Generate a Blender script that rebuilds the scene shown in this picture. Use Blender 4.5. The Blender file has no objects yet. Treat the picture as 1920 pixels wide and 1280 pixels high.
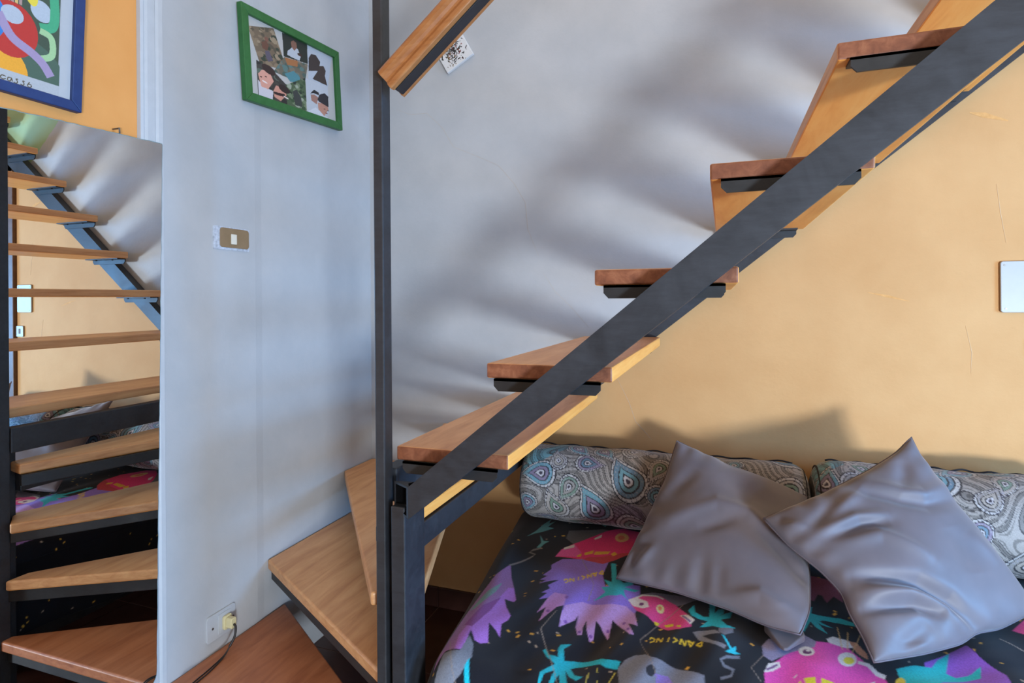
import bpy, bmesh, math, random
import numpy as np
from mathutils import Vector, Matrix

random.seed(7)
rng = np.random.default_rng(7)
scene = bpy.context.scene
COL = scene.collection

# ------------------------------------------------------------------ camera
cam_data = bpy.data.cameras.new('camera')
cam_data.sensor_width = 36.0
cam_data.lens = 20.54782
cam_data.shift_y = -0.041695
cam_data.clip_start = 0.02
cam = bpy.data.objects.new('camera', cam_data)
COL.objects.link(cam)
_r, _u, _b, _c = (0.940849, 0.338736, -0.007806), (0.007813, 0.001344, 0.999969), (0.338736, -0.940881, -0.001382), (1.4582, -2.21366, 1.28976)
cam.matrix_world = Matrix(((_r[0], _u[0], _b[0], _c[0]), (_r[1], _u[1], _b[1], _c[1]),
                           (_r[2], _u[2], _b[2], _c[2]), (0, 0, 0, 1)))
scene.camera = cam

# ------------------------------------------------------------------ light
world = bpy.data.worlds.new('world')
scene.world = world
world.use_nodes = True
bg = world.node_tree.nodes['Background']
bg.inputs[0].default_value = (1.0, 0.84, 0.69, 1)     # soft interior light of the rest of the flat
bg.inputs[1].default_value = 0.84

def area_light(name, loc, target, sx, sy, power, color):
    ld = bpy.data.lights.new(name, 'AREA')
    ld.shape = 'RECTANGLE'
    ld.size, ld.size_y = sx, sy
    ld.energy = power
    ld.color = color
    o = bpy.data.objects.new(name, ld)
    COL.objects.link(o)
    o.location = loc
    o.rotation_euler = (Vector(target) - Vector(loc)).to_track_quat('-Z', 'Y').to_euler()
    return o
# daylight through the low glazed door behind and to the right of the camera
area_light('door_daylight', (3.85, -4.62, 0.36), (3.85, 0.0, 0.36), 0.85, 0.56, 215, (0.74, 0.86, 1.0))
# blue skylight through the window in the right wall
area_light('window_skylight', (4.52, -1.5, 1.15), (0.0, -1.4, 0.95), 1.0, 1.1, 112, (0.15, 0.49, 1.0))

vs = scene.view_settings
vs.view_transform = 'Standard'
vs.look = 'None'
vs.exposure = 0.42
vs.gamma = 1.0
vs.use_curve_mapping = False

# ------------------------------------------------------------------ helpers
def lin(rgb):
    out = []
    for v in rgb:
        v = v / 255.0
        out.append(v / 12.92 if v <= 0.04045 else ((v + 0.055) / 1.055) ** 2.4)
    return out

class MB:
    """collects verts / faces (with material slots) in world coordinates"""
    def __init__(s): s.v = []; s.f = []; s.m = []
    def add(s, verts, faces, mi=0):
        o = len(s.v); s.v += [tuple(p) for p in verts]
        for f in faces: s.f.append(tuple(i + o for i in f)); s.m.append(mi)
    def box(s, x0, x1, y0, y1, z0, z1, mi=0):
        v = [(x, y, z) for z in (z0, z1) for y in (y0, y1) for x in (x0, x1)]
        s.add(v, [(0, 2, 3, 1), (4, 5, 7, 6), (0, 1, 5, 4), (2, 6, 7, 3), (0, 4, 6, 2), (1, 3, 7, 5)], mi)
    def prism(s, poly, fn, h0, h1, mi=0, side=None):
        """poly of 2d points, fn(a, b, h) -> xyz"""
        n = len(poly)
        v = [fn(a, b, h0) for a, b in poly] + [fn(a, b, h1) for a, b in poly]
        o = len(s.v); s.v += v
        s.f.append(tuple(o + i for i in range(n))[::-1]); s.m.append(mi)
        s.f.append(tuple(o + n + i for i in range(n))); s.m.append(mi)
        for i in range(n):
            j = (i + 1) % n
            s.f.append((o + i, o + j, o + n + j, o + n + i)); s.m.append(mi if side is None else side(i))
    def tube(s, path, r, n=8, mi=0):
        path = [Vector(p) for p in path]; rings = []
        for i, p in enumerate(path):
            t = (path[min(i + 1, len(path) - 1)] - path[max(i - 1, 0)]).normalized()
            a = t.cross(Vector((0, 0, 1)))
            if a.length < 1e-4: a = t.cross(Vector((1, 0, 0)))
            a.normalize(); b = t.cross(a)
            rr = r[i] if isinstance(r, (list, tuple)) else r
            rings.append([p + a * rr * math.cos(2 * math.pi * k / n) + b * rr * math.sin(2 * math.pi * k / n) for k in range(n)])
        v = [q for ring in rings for q in ring]; f = []
        for i in range(len(rings) - 1):
            for k in range(n):
                f.append((i * n + k, i * n + (k + 1) % n, (i + 1) * n + (k + 1) % n, (i + 1) * n + k))
        f.append(tuple(range(n))[::-1]); f.append(tuple((len(rings) - 1) * n + k for k in range(n)))
        s.add(v, f, mi)
    def build(s, name, mats, parent=None, smooth=False, bevel=0, seg=2, fix=True):
        me = bpy.data.meshes.new(name)
        off = Vector((0, 0, 0))
        p = parent
        while p is not None: off += Vector(p.location); p = p.parent
        me.from_pydata([tuple(Vector(q) - off) for q in s.v], [], s.f)
        mats = mats if isinstance(mats, (list, tuple)) else [mats]
        for m in mats: me.materials.append(m)
        me.polygons.foreach_set('material_index', s.m)
        if fix:
            b = bmesh.new(); b.from_mesh(me); bmesh.ops.recalc_face_normals(b, faces=b.faces); b.to_mesh(me); b.free()
        if smooth: me.polygons.foreach_set('use_smooth', [True] * len(me.polygons))
        o = bpy.data.objects.new(name, me)
        COL.objects.link(o)
        if parent is not None: o.parent = parent
        if bevel:
            bm_ = o.modifiers.new('bevel', 'BEVEL'); bm_.width = bevel; bm_.segments = seg; bm_.limit_method = 'ANGLE'
        return o

def thing(name, loc, label, cat, group=None):
    o = bpy.data.objects.new(name, None); COL.objects.link(o)
    o.location = loc; o.empty_display_size = 0.05
    return tag(o, label, cat, group)
def tag(o, label, cat, group=None):
    o['label'] = label; o['category'] = cat
    if group: o['group'] = group
    return o
def struct(o, label=None, cat=None):
    o['kind'] = 'structure'
    if label: o['label'] = label
    if cat: o['category'] = cat
    return o
bpy.context.view_layer.update()

# ------------------------------------------------------------------ materials
def new_mat(name):
    m = bpy.data.materials.new(name); m.use_nodes = True
    nt = m.node_tree; return m, nt, nt.nodes['Principled BSDF']
def nd(nt, typ, **kw):
    n = nt.nodes.new(typ)
    for k, v in kw.items(): setattr(n, k, v)
    return n
def setin(n, **kw):
    for k, v in kw.items(): n.inputs[k.replace('_', ' ')].default_value = v
def noise(nt, vec, scale, detail=4, rough=0.6, dist=0.0):
    n = nd(nt, 'ShaderNodeTexNoise'); setin(n, Scale=scale, Detail=detail, Roughness=rough, Distortion=dist)
    if vec is not None: nt.links.new(vec, n.inputs['Vector'])
    return n.outputs['Fac']
def ramp(nt, fac, stops):
    r = nd(nt, 'ShaderNodeValToRGB'); cr = r.color_ramp
    while len(cr.elements) < len(stops): cr.elements.new(0.5)
    for e, (p, c) in zip(cr.elements, stops):
        e.position = p; e.color = (*(lin(c) if len(c) == 3 else c[:3]), 1)
    nt.links.new(fac, r.inputs[0]); return r.outputs[0]
def mapping(nt, scale=(1, 1, 1), loc=(0, 0, 0), rot=(0, 0, 0), space='Object'):
    tc = nd(nt, 'ShaderNodeTexCoord'); mp = nd(nt, 'ShaderNodeMapping')
    nt.links.new(tc.outputs[space], mp.inputs['Vector'])
    mp.inputs['Scale'].default_value = scale; mp.inputs['Location'].default_value = loc; mp.inputs['Rotation'].default_value = rot
    return mp.outputs[0]
def bump(nt, bs, h, strength=0.2, dist=0.01):
    b = nd(nt, 'ShaderNodeBump'); setin(b, Strength=strength, Distance=dist)
    nt.links.new(h, b.inputs['Height']); nt.links.new(b.outputs[0], bs.inputs['Normal'])
def mix(nt, fac, a, b, mode='MIX'):
    m = nd(nt, 'ShaderNodeMix', data_type='RGBA', blend_type=mode)
    for sock, v in ((0, fac), (6, a), (7, b)):
        if hasattr(v, 'is_output'): nt.links.new(v, m.inputs[sock])
        elif sock == 0: m.inputs[0].default_value = v
        else: m.inputs[sock].default_value = (*lin(v), 1)
    return m.outputs[2]
def math_(nt, op, a, b=None, c=None):
    m = nd(nt, 'ShaderNodeMath', operation=op)
    for i, v in enumerate((a, b, c)):
        if v is None: continue
        if hasattr(v, 'is_output'): nt.links.new(v, m.inputs[i])
        else: m.inputs[i].default_value = v
    return m.outputs[0]
def plain(name, col, rough=0.5, metal=0.0, var=8, scale=30, spec=0.5, bmp=0.0, sheen=0):
    m, nt, bs = new_mat(name)
    v = mapping(nt)
    c1 = [max(0, c - var) for c in col]; c2 = [min(255, c + var) for c in col]
    nt.links.new(ramp(nt, noise(nt, v, scale), [(0.3, c1), (0.7, c2)]), bs.inputs['Base Color'])
    setin(bs, Roughness=rough, Metallic=metal)
    bs.inputs['Specular IOR Level'].default_value = spec
    if bmp: bump(nt, bs, noise(nt, v, scale * 4), bmp, 0.002)
    if sheen: bs.inputs['Sheen Weight'].default_value = sheen
    return m
def attr_mat(name, rough=0.6, spec=0.4, sheen=0, weave=0, g=225):
    m, nt, bs = new_mat(name)
    a = nd(nt, 'ShaderNodeAttribute'); a.attribute_name = 'print'
    col = a.outputs['Color']
    v = mapping(nt)
    grain = ramp(nt, noise(nt, v, 260, 2), [(0.3, (g, g, g)), (0.7, (255, 255, 255))])
    nt.links.new(mix(nt, 1.0, col, grain, 'MULTIPLY'), bs.inputs['Base Color'])
    setin(bs, Roughness=rough); bs.inputs['Specular IOR Level'].default_value = spec
    if sheen: bs.inputs['Sheen Weight'].default_value = sheen
    if weave: bump(nt, bs, noise(nt, v, 900, 2), weave, 0.001)
    return m

def wood_mat(name, c0, c1, c2, grain=(9, 1.2, 22), rough=0.42, wear=None):
    m, nt, bs = new_mat(name)
    tc = nd(nt, 'ShaderNodeTexCoord'); oi = nd(nt, 'ShaderNodeObjectInfo')
    add = nd(nt, 'ShaderNodeVectorMath', operation='ADD')
    sc = nd(nt, 'ShaderNodeVectorMath', operation='SCALE'); sc.inputs['Scale'].default_value = 7.0
    cmb = nd(nt, 'ShaderNodeCombineXYZ')
    for i in range(3): nt.links.new(oi.outputs['Random'], cmb.inputs[i])
    nt.links.new(cmb.outputs[0], sc.inputs[0])
    nt.links.new(tc.outputs['Object'], add.inputs[0]); nt.links.new(sc.outputs[0], add.inputs[1])
    mp = nd(nt, 'ShaderNodeMapping'); mp.inputs['Scale'].default_value = grain
    nt.links.new(add.outputs[0], mp.inputs['Vector'])
    n1 = noise(nt, mp.outputs[0], 3.0, 6, 0.62, 0.6)
    colr = ramp(nt, n1, [(0.28, c0), (0.5, c1), (0.72, c2)])
    blot = noise(nt, add.outputs[0], 5.0, 3)
    colr = mix(nt, math_(nt, 'MULTIPLY', math_(nt, 'SUBTRACT', blot, 0.45), 1.3), colr, c0)
    nt.links.new(colr, bs.inputs['Base Color'])
    setin(bs, Roughness=rough); bs.inputs['Specular IOR Level'].default_value = 0.45
    bump(nt, bs, n1, 0.08, 0.003)
    return m

M = {}
M['wood'] = wood_mat('beech_wood', (184, 128, 82), (208, 154, 104), (222, 172, 120))
M['wood_end'] = wood_mat('stained_end_grain', (104, 58, 38), (132, 80, 54), (158, 104, 74), (14, 14, 14), 0.55)
M['wood_red'] = wood_mat('reddish_wood', (146, 84, 52), (172, 108, 70), (188, 124, 84))
M['lit_wood'] = wood_mat('wood_painted_lit', (234, 150, 68), (246, 170, 84), (250, 184, 100), rough=0.5)  # tread undersides and back edges: warm light from below put into the colour
M['rail_wood'] = wood_mat('rail_wood', (142, 90, 50), (164, 108, 62), (176, 122, 74), (2, 40, 20), 0.35)

def steel_mat(name, c0, c1, rough=0.42):
    m, nt, bs = new_mat(name)
    v = mapping(nt, (1, 1, 1))
    n1 = noise(nt, v, 9, 8, 0.7, 0.4); n2 = noise(nt, mapping(nt, (3, 18, 18), rot=(0, 0.69, 0)), 5, 8, 0.75)
    f = math_(nt, 'ADD', math_(nt, 'MULTIPLY', n1, 0.6), math_(nt, 'MULTIPLY', n2, 0.4))
    nt.links.new(ramp(nt, f, [(0.36, c0), (0.66, c1)]), bs.inputs['Base Color'])
    nt.links.new(ramp(nt, n1, [(0.3, (170, 170, 170)), (0.7, (205, 205, 205))]), bs.inputs['Roughness'])
    setin(bs, Metallic=0.1); bs.inputs['Specular IOR Level'].default_value = 0.5
    bump(nt, bs, n1, 0.04, 0.002)
    return m
M['steel'] = steel_mat('black_steel', (33, 35, 39), (55, 58, 64))
M['steel_dark'] = steel_mat('dark_steel_bracket', (30, 31, 33), (46, 47, 49))

def wall_paint(name, builder):
    m, nt, bs = new_mat(name)
    tc = nd(nt, 'ShaderNodeTexCoord'); sep = nd(nt, 'ShaderNodeSeparateXYZ')
    nt.links.new(tc.outputs['Object'], sep.inputs[0])
    col = builder(nt, tc.outputs['Object'], sep.outputs)
    nt.links.new(col, bs.inputs['Base Color'])
    setin(bs, Roughness=0.75); bs.inputs['Specular IOR Level'].default_value = 0.25
    h = math_(nt, 'ADD', noise(nt, tc.outputs['Object'], 55, 5), math_(nt, 'MULTIPLY', noise(nt, tc.outputs['Object'], 9, 3), 0.7))
    bump(nt, bs, h, 0.16, 0.004)
    return m
WHITE0, WHITE1 = (166, 168, 170), (177, 178, 179)
def tone(nt, vec, a, b, sc=3.0): return ramp(nt, noise(nt, vec, sc, 4), [(0.35, a), (0.65, b)])
def back_paint(nt, vec, xyz):
    x, y, z = xyz
    wob = math_(nt, 'MULTIPLY', math_(nt, 'SUBTRACT', noise(nt, vec, 12, 3), 0.5), 0.03)
    # white above the wall stringer, yellow below it, green at the top right
    zz = math_(nt, 'SUBTRACT', math_(nt, 'ADD', z, wob), math_(nt, 'MULTIPLY_ADD', x, 0.815, 0.165))
    up = math_(nt, 'GREATER_THAN', zz, 0.0)
    lowcorner = math_(nt, 'LESS_THAN', x, 0.10)
    up = math_(nt, 'MAXIMUM', up, lowcorner)
    white = tone(nt, vec, WHITE0, WHITE1)
    yel = tone(nt, vec, (196, 148, 96), (206, 160, 108), 2.2)
    grn = tone(nt, vec, (150, 176, 136), (160, 186, 148))
    c = mix(nt, up, yel, white)
    g1 = math_(nt, 'GREATER_THAN', math_(nt, 'ADD', math_(nt, 'MULTIPLY', x, 0.9), math_(nt, 'ADD', z, wob)), 4.14)
    g2 = math_(nt, 'GREATER_THAN', zz, 0.0)
    return mix(nt, math_(nt, 'MULTIPLY', g1, g2), c, grn)
M['wall_back'] = wall_paint('wall_back_paint', back_paint)
M['wall_white'] = wall_paint('wall_white_paint', lambda nt, v, xyz: tone(nt, v, WHITE0, WHITE1))
M['wall_orange'] = wall_paint('wall_orange_paint', lambda nt, v, xyz: tone(nt, v, (214, 144, 76), (222, 154, 86)))
M['trim'] = plain('white_trim_gloss', (180, 182, 184), 0.5, 0, 3)
M['tile'] = plain('dark_brown_tile', (70, 38, 28), 0.3, 0, 10, 12)
M['grout'] = plain('pale_grout', (150, 128, 116), 0.9, 0, 12, 60)
M['skirt'] = plain('dark_skirting', (56, 29, 22), 0.4, 0, 6, 14)
M['screw'] = plain('screw_metal', (120, 118, 116), 0.35, 0.8, 10)

# ------------------------------------------------------------------ structure
b = MB(); b.box(-0.10, 2.405, 0.0, 0.10, 0.0, 3.1); b.box(2.405, 3.36, 0.0, 0.10, 2.12, 3.1); b.box(3.36, 4.5, 0.0, 0.10, 0.0, 3.1)
wall_back = struct(b.build('wall_back', M['wall_back']))
b = MB(); b.box(-0.10, 0.0, -1.02, 0.0, 0.0, 3.1)
b.prism([(0.0, -1.02), (0.003, -1.02), (0.003, -0.680), (0.0, -0.648)], lambda a, c, h: (a, c, h), 0.0, 3.1)
wall_left = struct(b.build('wall_left', M['wall_white']))
b = MB(); b.box(-0.10, -0.012, -4.7, -1.02, 0.0, 3.1)
struct(b.build('wall_left_orange', M['wall_orange']))
b = MB()   # moulded vertical trim where the orange wall meets the white one
prof = [(-0.012, -1.082), (0.000, -1.080), (0.002, -1.072), (-0.002, -1.068), (0.003, -1.062), (0.003, -1.040), (-0.001, -1.036), (0.004, -1.030), (0.005, -1.017), (-0.012, -1.017)]
b.prism(prof, lambda a, c, h: (a, c, h), 0.0, 3.1)
struct(b.build('trim_1', M['trim'], bevel=0.0008))
# front wall with the glazed door that lets the daylight in, behind the camera
b = MB(); b.box(-0.10, 3.2, -4.72, -4.62, 0, 3.1); b.box(4.3, 4.6, -4.72, -4.62, 0, 3.1); b.box(3.2, 4.3, -4.72, -4.62, 2.2, 3.1)
struct(b.build('wall_front', M['wall_white']))
b = MB(); b.box(4.5, 4.6, -4.62, -2.0, 0, 3.1); b.box(4.5, 4.6, -1.0, 0.1, 0, 3.1); b.box(4.5, 4.6, -2.0, -1.0, 0, 0.6); b.box(4.5, 4.6, -2.0, -1.0, 1.7, 3.1)
struct(b.build('wall_right', M['wall_white']))
b = MB(); b.box(4.48, 4.51, -2.04, -2.0, 0.56, 1.74); b.box(4.48, 4.51, -1.0, -0.96, 0.56, 1.74); b.box(4.48, 4.51, -2.0, -1.0, 0.56, 0.6); b.box(4.48, 4.51, -2.0, -1.0, 1.7, 1.74)
struct(b.build('window_1', M['trim']))
M['door_paint'] = plain('white_door_paint', (205, 200, 190), 0.4, 0, 4)
b = MB()
for x0, x1 in ((3.2, 3.25), (4.25, 4.3)): b.box(x0, x1, -4.72, -4.60, 0, 2.2)
b.box(3.25, 4.25, -4.72, -4.60, 2.15, 2.2)
d2 = struct(b.build('door_2', M['door_paint']))
for k in range(30):                                   # unseen roller shutter, added to account for the low door light
    s = MB(); s.box(3.25, 4.25, -4.70, -4.685, 0.66 + k * 0.05, 0.705 + k * 0.05); s.build('added_shutter_slat', M['door_paint'], d2)

# floor: dark tiles in pale grout
b = MB(); b.box(-0.1, 4.6, -4.72, 0.1, -0.06, -0.002)
floor = struct(b.build('floor', M['grout']))
TX, TY = 0.325, 0.41
tm = MB(); tm.box(-TX / 2 + 0.0016, TX / 2 - 0.0016, -TY / 2 + 0.0016, TY / 2 - 0.0016, -0.006, 0.0)
t0 = tm.build('floor_tile', M['tile'], floor, bevel=0.0012, seg=1)
first = True
for i in range(14):
    for j in range(12):
        o = t0 if first else t0.copy()
        if not first: COL.objects.link(o)
        first = False
        o.parent = floor; o.location = (TX * (i + 0.5), -TY * (j + 0.5), 0)
bb = None
for i in range(8):
    b = MB(); b.box(TX * i + 0.001, TX * (i + 1) - 0.001, -0.012, 0.0, 0.001, 0.083)
    if bb is None: bb = struct(b.build('baseboard_back', M['skirt'], bevel=0.002))
    else: b.build('skirting_tile', M['skirt'], bb, bevel=0.002)

# door at the right end of the back wall (seen in the mirror)
M['door_brown'] = plain('brown_door_frame', (96, 66, 46), 0.5, 0, 10)
M['door_olive'] = plain('olive_door_panel', (112, 106, 62), 0.55, 0, 10)
b = MB(); b.box(2.405, 2.485, -0.02, 0.10, 0, 2.12); b.box(3.28, 3.36, -0.02, 0.10, 0, 2.12); b.box(2.405, 3.36, -0.02, 0.10, 2.05, 2.12)
d1 = struct(b.build('door_1', M['door_brown'], bevel=0.004))
b = MB(); b.box(2.485, 3.28, 0.02, 0.06, 0.0, 1.15); b.build('door_panel', M['door_olive'], d1)
b = MB(); b.box(2.485, 3.28, 0.02, 0.06, 1.15, 2.05); b.build('door_upper_panel', M['door_brown'], d1)

def ribbon(name, pts, w, mat, parent, y=-0.0006):
    pts = [Vector((p[0], p[1])) for p in pts]; v = []; f = []
    for i, p in enumerate(pts):
        t = (pts[min(i + 1, len(pts) - 1)] - pts[max(i - 1, 0)]).normalized(); n = Vector((-t.y, t.x)) * w / 2 * (1 if 0 < i < len(pts) - 1 else 0.2)
        for q in (p + n, p - n): v += [(q.x, y, q.y), (q.x, 0.002, q.y)]
    for i in range(len(pts) - 1):
        a = i * 4
        f += [(a, a + 2, a + 6, a + 4), (a, a + 4, a + 5, a + 1), (a + 2, a + 3, a + 7, a + 6)]
    m = MB(); m.add(v, f); return m.build(name, mat, parent)
M['crack'] = plain('crack_line', (186, 172, 156), 0.9, 0, 6)  # thin crack lines, close to the wall tone
M['smear'] = plain('ochre_smear', (208, 154, 90), 0.8, 0, 10, 60)
M['scratch'] = plain('white_scratch', (206, 176, 138), 0.8, 0, 4)
ribbon('wall_crack', [(1.063, 1.027), (1.126, 0.899), (1.149, 0.83), (1.184, 0.793), (1.208, 0.765)], 0.0009, M['crack'], wall_back)
ribbon('wall_crack', [(0.133, 2.118), (0.206, 2.086), (0.283, 2.084), (0.357, 2.013), (0.406, 1.929), (0.526, 1.874), (0.608, 1.834), (0.676, 1.753), (0.721, 1.676), (0.731, 1.569), (0.775, 1.461)], 0.0009, M['crack'], wall_back)
ribbon('wall_crack', [(0.792, 1.397), (0.839, 1.323), (0.914, 1.25), (0.976, 1.178)], 0.0008, M['crack'], wall_back)
ribbon('paint_smear', [(2.193, 1.865), (2.23, 1.853), (2.291, 1.829)], 0.016, M['smear'], wall_back)
ribbon('paint_smear', [(1.911, 1.304), (1.967, 1.291), (2.027, 1.274)], 0.008, M['smear'], wall_back)
ribbon('wall_scratch', [(2.26, 1.636), (2.27, 1.544), (2.283, 1.453)], 0.0016, M['scratch'], wall_back)
ribbon('wall_scratch', [(2.177, 1.197), (2.193, 1.114), (2.19, 1.047)], 0.0016, M['scratch'], wall_back)

# ------------------------------------------------------------------ staircase
stair = thing('staircase', (0.72, -1.02, 0.0), 'open wooden winder staircase on black steel stringers climbing along the back wall', 'staircase')
TH = 0.0325
def zt(x): return 0.886 + 0.826 * (x - 0.811)
def zb(x): return 0.803 + 0.8005 * (x - 0.797)

def stringer(name, yf, yb, xf, xb, x1):
    m = MB()
    # mitred open lower end: the front plate starts at xf, the back plate at xb with a short level run
    z1, z2 = zb(xf), zt(xf)
    lo = [(xf, yf, z1), (xf, yf, z2), (xb, yb, z2 - 0.003), (xb, yb, z1 + 0.004)]
    mid = [(xf, yb, z2), (xf, yb, z1)]
    hi = [(x1, yf, zb(x1)), (x1, yf, zt(x1)), (x1, yb, zt(x1)), (x1, yb, zb(x1))]
    c = [sum(p[i] for p in lo) / 4 for i in range(3)]
    li = [(p[0] + (c[0] - p[0]) * 0.24, p[1] + (c[1] - p[1]) * 0.24, p[2] + (c[2] - p[2]) * 0.14) for p in lo]
    m.add(lo + hi + mid, [(0, 1, 5, 4), (1, 8, 6, 5), (8, 9, 7, 6), (9, 0, 4, 7), (4, 5, 6, 7)])
    if xb < xf: m.add(lo + mid, [(1, 2, 4), (3, 0, 5), (2, 3, 5, 4)])
    if xb < xf:
        m.add(lo + li, [(i, (i + 1) % 4, 4 + (i + 1) % 4, 4 + i) for i in range(4)])
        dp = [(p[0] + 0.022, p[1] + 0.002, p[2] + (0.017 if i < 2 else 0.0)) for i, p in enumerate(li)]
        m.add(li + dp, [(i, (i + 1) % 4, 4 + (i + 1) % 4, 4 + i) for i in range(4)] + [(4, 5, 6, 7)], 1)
    else: m.add(lo, [(0, 1, 2, 3)])
    return m.build(name, [M['steel'], M['inside']], stair, fix=False)
M['inside'] = plain('tube_painted_shade', (12, 12, 13), 0.95, 0, 3, 30, 0.0)  # near-black colour stands in for the shade inside the tube end
stringer('stringer', -1.070, -1.030, 0.797, 0.738, 2.75)['label'] = 'black steel stringer with open mitred lower end'
stringer('stringer', -0.046, -0.006, 0.735, 0.735, 2.75)['label'] = 'black steel stringer along the wall'
def post(name, x0, x1, y0, y1, z0, z1, bv=0.003):
    m = MB(); m.box(x0, x1, y0, y1, z0, z1); return m.build(name, M['steel'], stair, bevel=bv)
post('newel_post', 0.695, 0.7205, -1.042, -1.006, 0.0, 3.0)
post('support_post', 0.744, 0.780, -1.056, -0.962, 0.0, 0.822)
post('base_plate', 0.70, 0.82, -1.075, -0.94, 0.0, 0.006, 0.001)
post('cross_beam', 0.690, 0.730, -1.006, -0.006, 0.813, 0.893)
post('cross_bar', 0.722, 0.755, -0.962, -0.006, 0.676, 0.738)
def strip_under(name, a, b_, z1, h, w=0.028):
    a = Vector(a); b_ = Vector(b_); t = (b_ - a).normalized(); n = Vector((-t.y, t.x)) * w
    m = MB(); m.prism([a, b_, b_ + n, a + n], lambda x, y, z: (x, y, z), z1 - h, z1)
    return m.build(name, M['steel_dark'], stair, bevel=0.002)

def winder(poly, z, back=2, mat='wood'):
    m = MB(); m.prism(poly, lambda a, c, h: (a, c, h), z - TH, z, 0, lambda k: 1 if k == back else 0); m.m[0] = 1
    return m.build('tread', [M[mat], M['lit_wood']], stair, bevel=0.006, seg=3)
W1, W2, W3, W4 = 0.230, 0.416, 0.5975, 0.775
w = winder([(0.003, -1.030), (0.700, -1.034), (0.700, -1.000), (0.003, -0.552)], W1, 9, 'wood_red'); w['label'] = 'lowest winder tread beside the mirror'
winder([(0.003, -0.633), (0.690, -1.026), (0.690, -0.960), (0.003, -0.130)], W2, 9)
winder([(0.003, -0.205), (0.668, -1.024), (0.772, -0.955), (0.440, -0.003), (0.003, -0.003)], W3, 9)
winder([(0.352, -0.003), (0.676, -0.992), (0.752, -0.975), (0.752, -0.003)], W4)
strip_under('steel_flat', (0.03, -1.012), (0.695, -1.016), W1 - TH, 0.04)
strip_under('steel_flat', (0.004, -0.618), (0.695, -1.014), W2 - TH, 0.040)
strip_under('steel_flat', (0.02, -0.20), (0.690, -1.010), W3 - TH, 0.036)
strip_under('steel_flat', (0.375, -0.01), (0.690, -0.985), W4 - TH, 0.036, -0.028)

def bracket(x0, x1, z, yface, sgn):
    """L angle under a tread end: chamfered upright leg and a horizontal leg"""
    m = MB(); c = 0.010
    m.prism([(x0, z), (x1, z), (x1, z - 0.016), (x1 - c, z - 0.027), (x0 + c, z - 0.027), (x0, z - 0.016)],
            lambda a, h, y: (a, y, h), yface, yface + sgn * 0.005)
    m.box(x0, x1, min(yface, yface + sgn * 0.045), max(yface, yface + sgn * 0.045), z - 0.005, z)
    for fx in (0.25, 0.75):
        x = x0 + (x1 - x0) * fx
        m.tube([(x, yface + sgn * 0.028, z - 0.010), (x, yface + sgn * 0.028, z - 0.005)], 0.005, 6)
    return m
X6, G, WD = 1.2014, 0.2318, 0.2788
YF, YB = -1.0186, -0.050
dx = {5: -0.003, 6: 0.008, 7: 0.004, 8: -0.008}
for i in range(4, 12):
    x0 = X6 + (i - 6) * G + dx.get(i, 0); z = 1.35 + (i - 6) * 0.2; x1 = x0 + WD
    m = MB()
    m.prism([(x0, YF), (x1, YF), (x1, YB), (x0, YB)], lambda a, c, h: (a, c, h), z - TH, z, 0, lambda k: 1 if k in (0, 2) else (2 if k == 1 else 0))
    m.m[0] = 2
    t = m.build('tread', [M['wood'], M['wood_end'], M['lit_wood']], stair, bevel=0.004, seg=2)
    bracket(x0 + 0.02, x0 + 0.255, z - TH, -1.026, 1).build('bracket', M['steel_dark'], t)
    bracket(x0 + 0.02, x0 + 0.255, z - TH, -0.050, -1).build('bracket', M['steel_dark'], t)

# handrail: grooved wooden rail with a steel flat let into its underside
T = Vector((0.773, 0.634)); N = Vector((-0.634, 0.773))
A = Vector((0.754, 1.7776)); YR = -1.052
def rail_xyz(y, n, s): q = A + T * s + N * n; return (q.x, YR + y, q.y)
half = [(0.030, -0.0225), (0.032, -0.018), (0.0305, -0.008), (0.026, -0.003), (0.0225, 0.002), (0.023, 0.007), (0.027, 0.013), (0.030, 0.021), (0.029, 0.030), (0.024, 0.0375), (0.014, 0.040)]
prof = [(-a, c) for a, c in half] + half[::-1] + [
        (0.016, -0.0225), (0.016, -0.012), (-0.016, -0.012), (-0.016, -0.0225)]
m = MB(); m.prism(prof, rail_xyz, 0.0, 2.3)
rail = m.build('handrail', M['rail_wood'], stair, bevel=0.0015)
rail['label'] = 'grooved wooden handrail'
m = MB(); m.prism([(-0.0158, -0.0122), (-0.0158, -0.025), (0.0158, -0.025), (0.0158, -0.0122)], rail_xyz, 0.004, 2.3)
m.build('steel_flat', M['steel_dark'], rail, bevel=0.001)

# ------------------------------------------------------------------ print rasteriser (colours of flat print, sampled per vertex)
def fill(P, C, poly, col, gain=1.0):
    poly = np.asarray(poly, float)
    mn, mx = poly.min(0), poly.max(0)
    idx = np.nonzero((P[:, 0] >= mn[0]) & (P[:, 0] <= mx[0]) & (P[:, 1] >= mn[1]) & (P[:, 1] <= mx[1]))[0]
    if len(idx) == 0: return
    x, y = P[idx, 0], P[idx, 1]; ins = np.zeros(len(idx), bool)
    n = len(poly)
    for i in range(n):
        x1, y1 = poly[i]; x2, y2 = poly[(i + 1) % n]
        if y1 == y2: continue
        c = (y1 > y) != (y2 > y)
        ins ^= c & (x < (x2 - x1) * (y - y1) / (y2 - y1) + x1)
    C[idx[ins]] = [min(0.92, v * gk) for v, gk in zip(lin(col), gain if isinstance(gain, tuple) else (gain,) * 3)]
def ellipse(cx, cy, rx, ry, a=0.0, n=24):
    t = np.linspace(0, 2 * np.pi, n, endpoint=False)
    x, y = rx * np.cos(t), ry * np.sin(t)
    return np.c_[cx + x * math.cos(a) - y * math.sin(a), cy + x * math.sin(a) + y * math.cos(a)]
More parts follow.
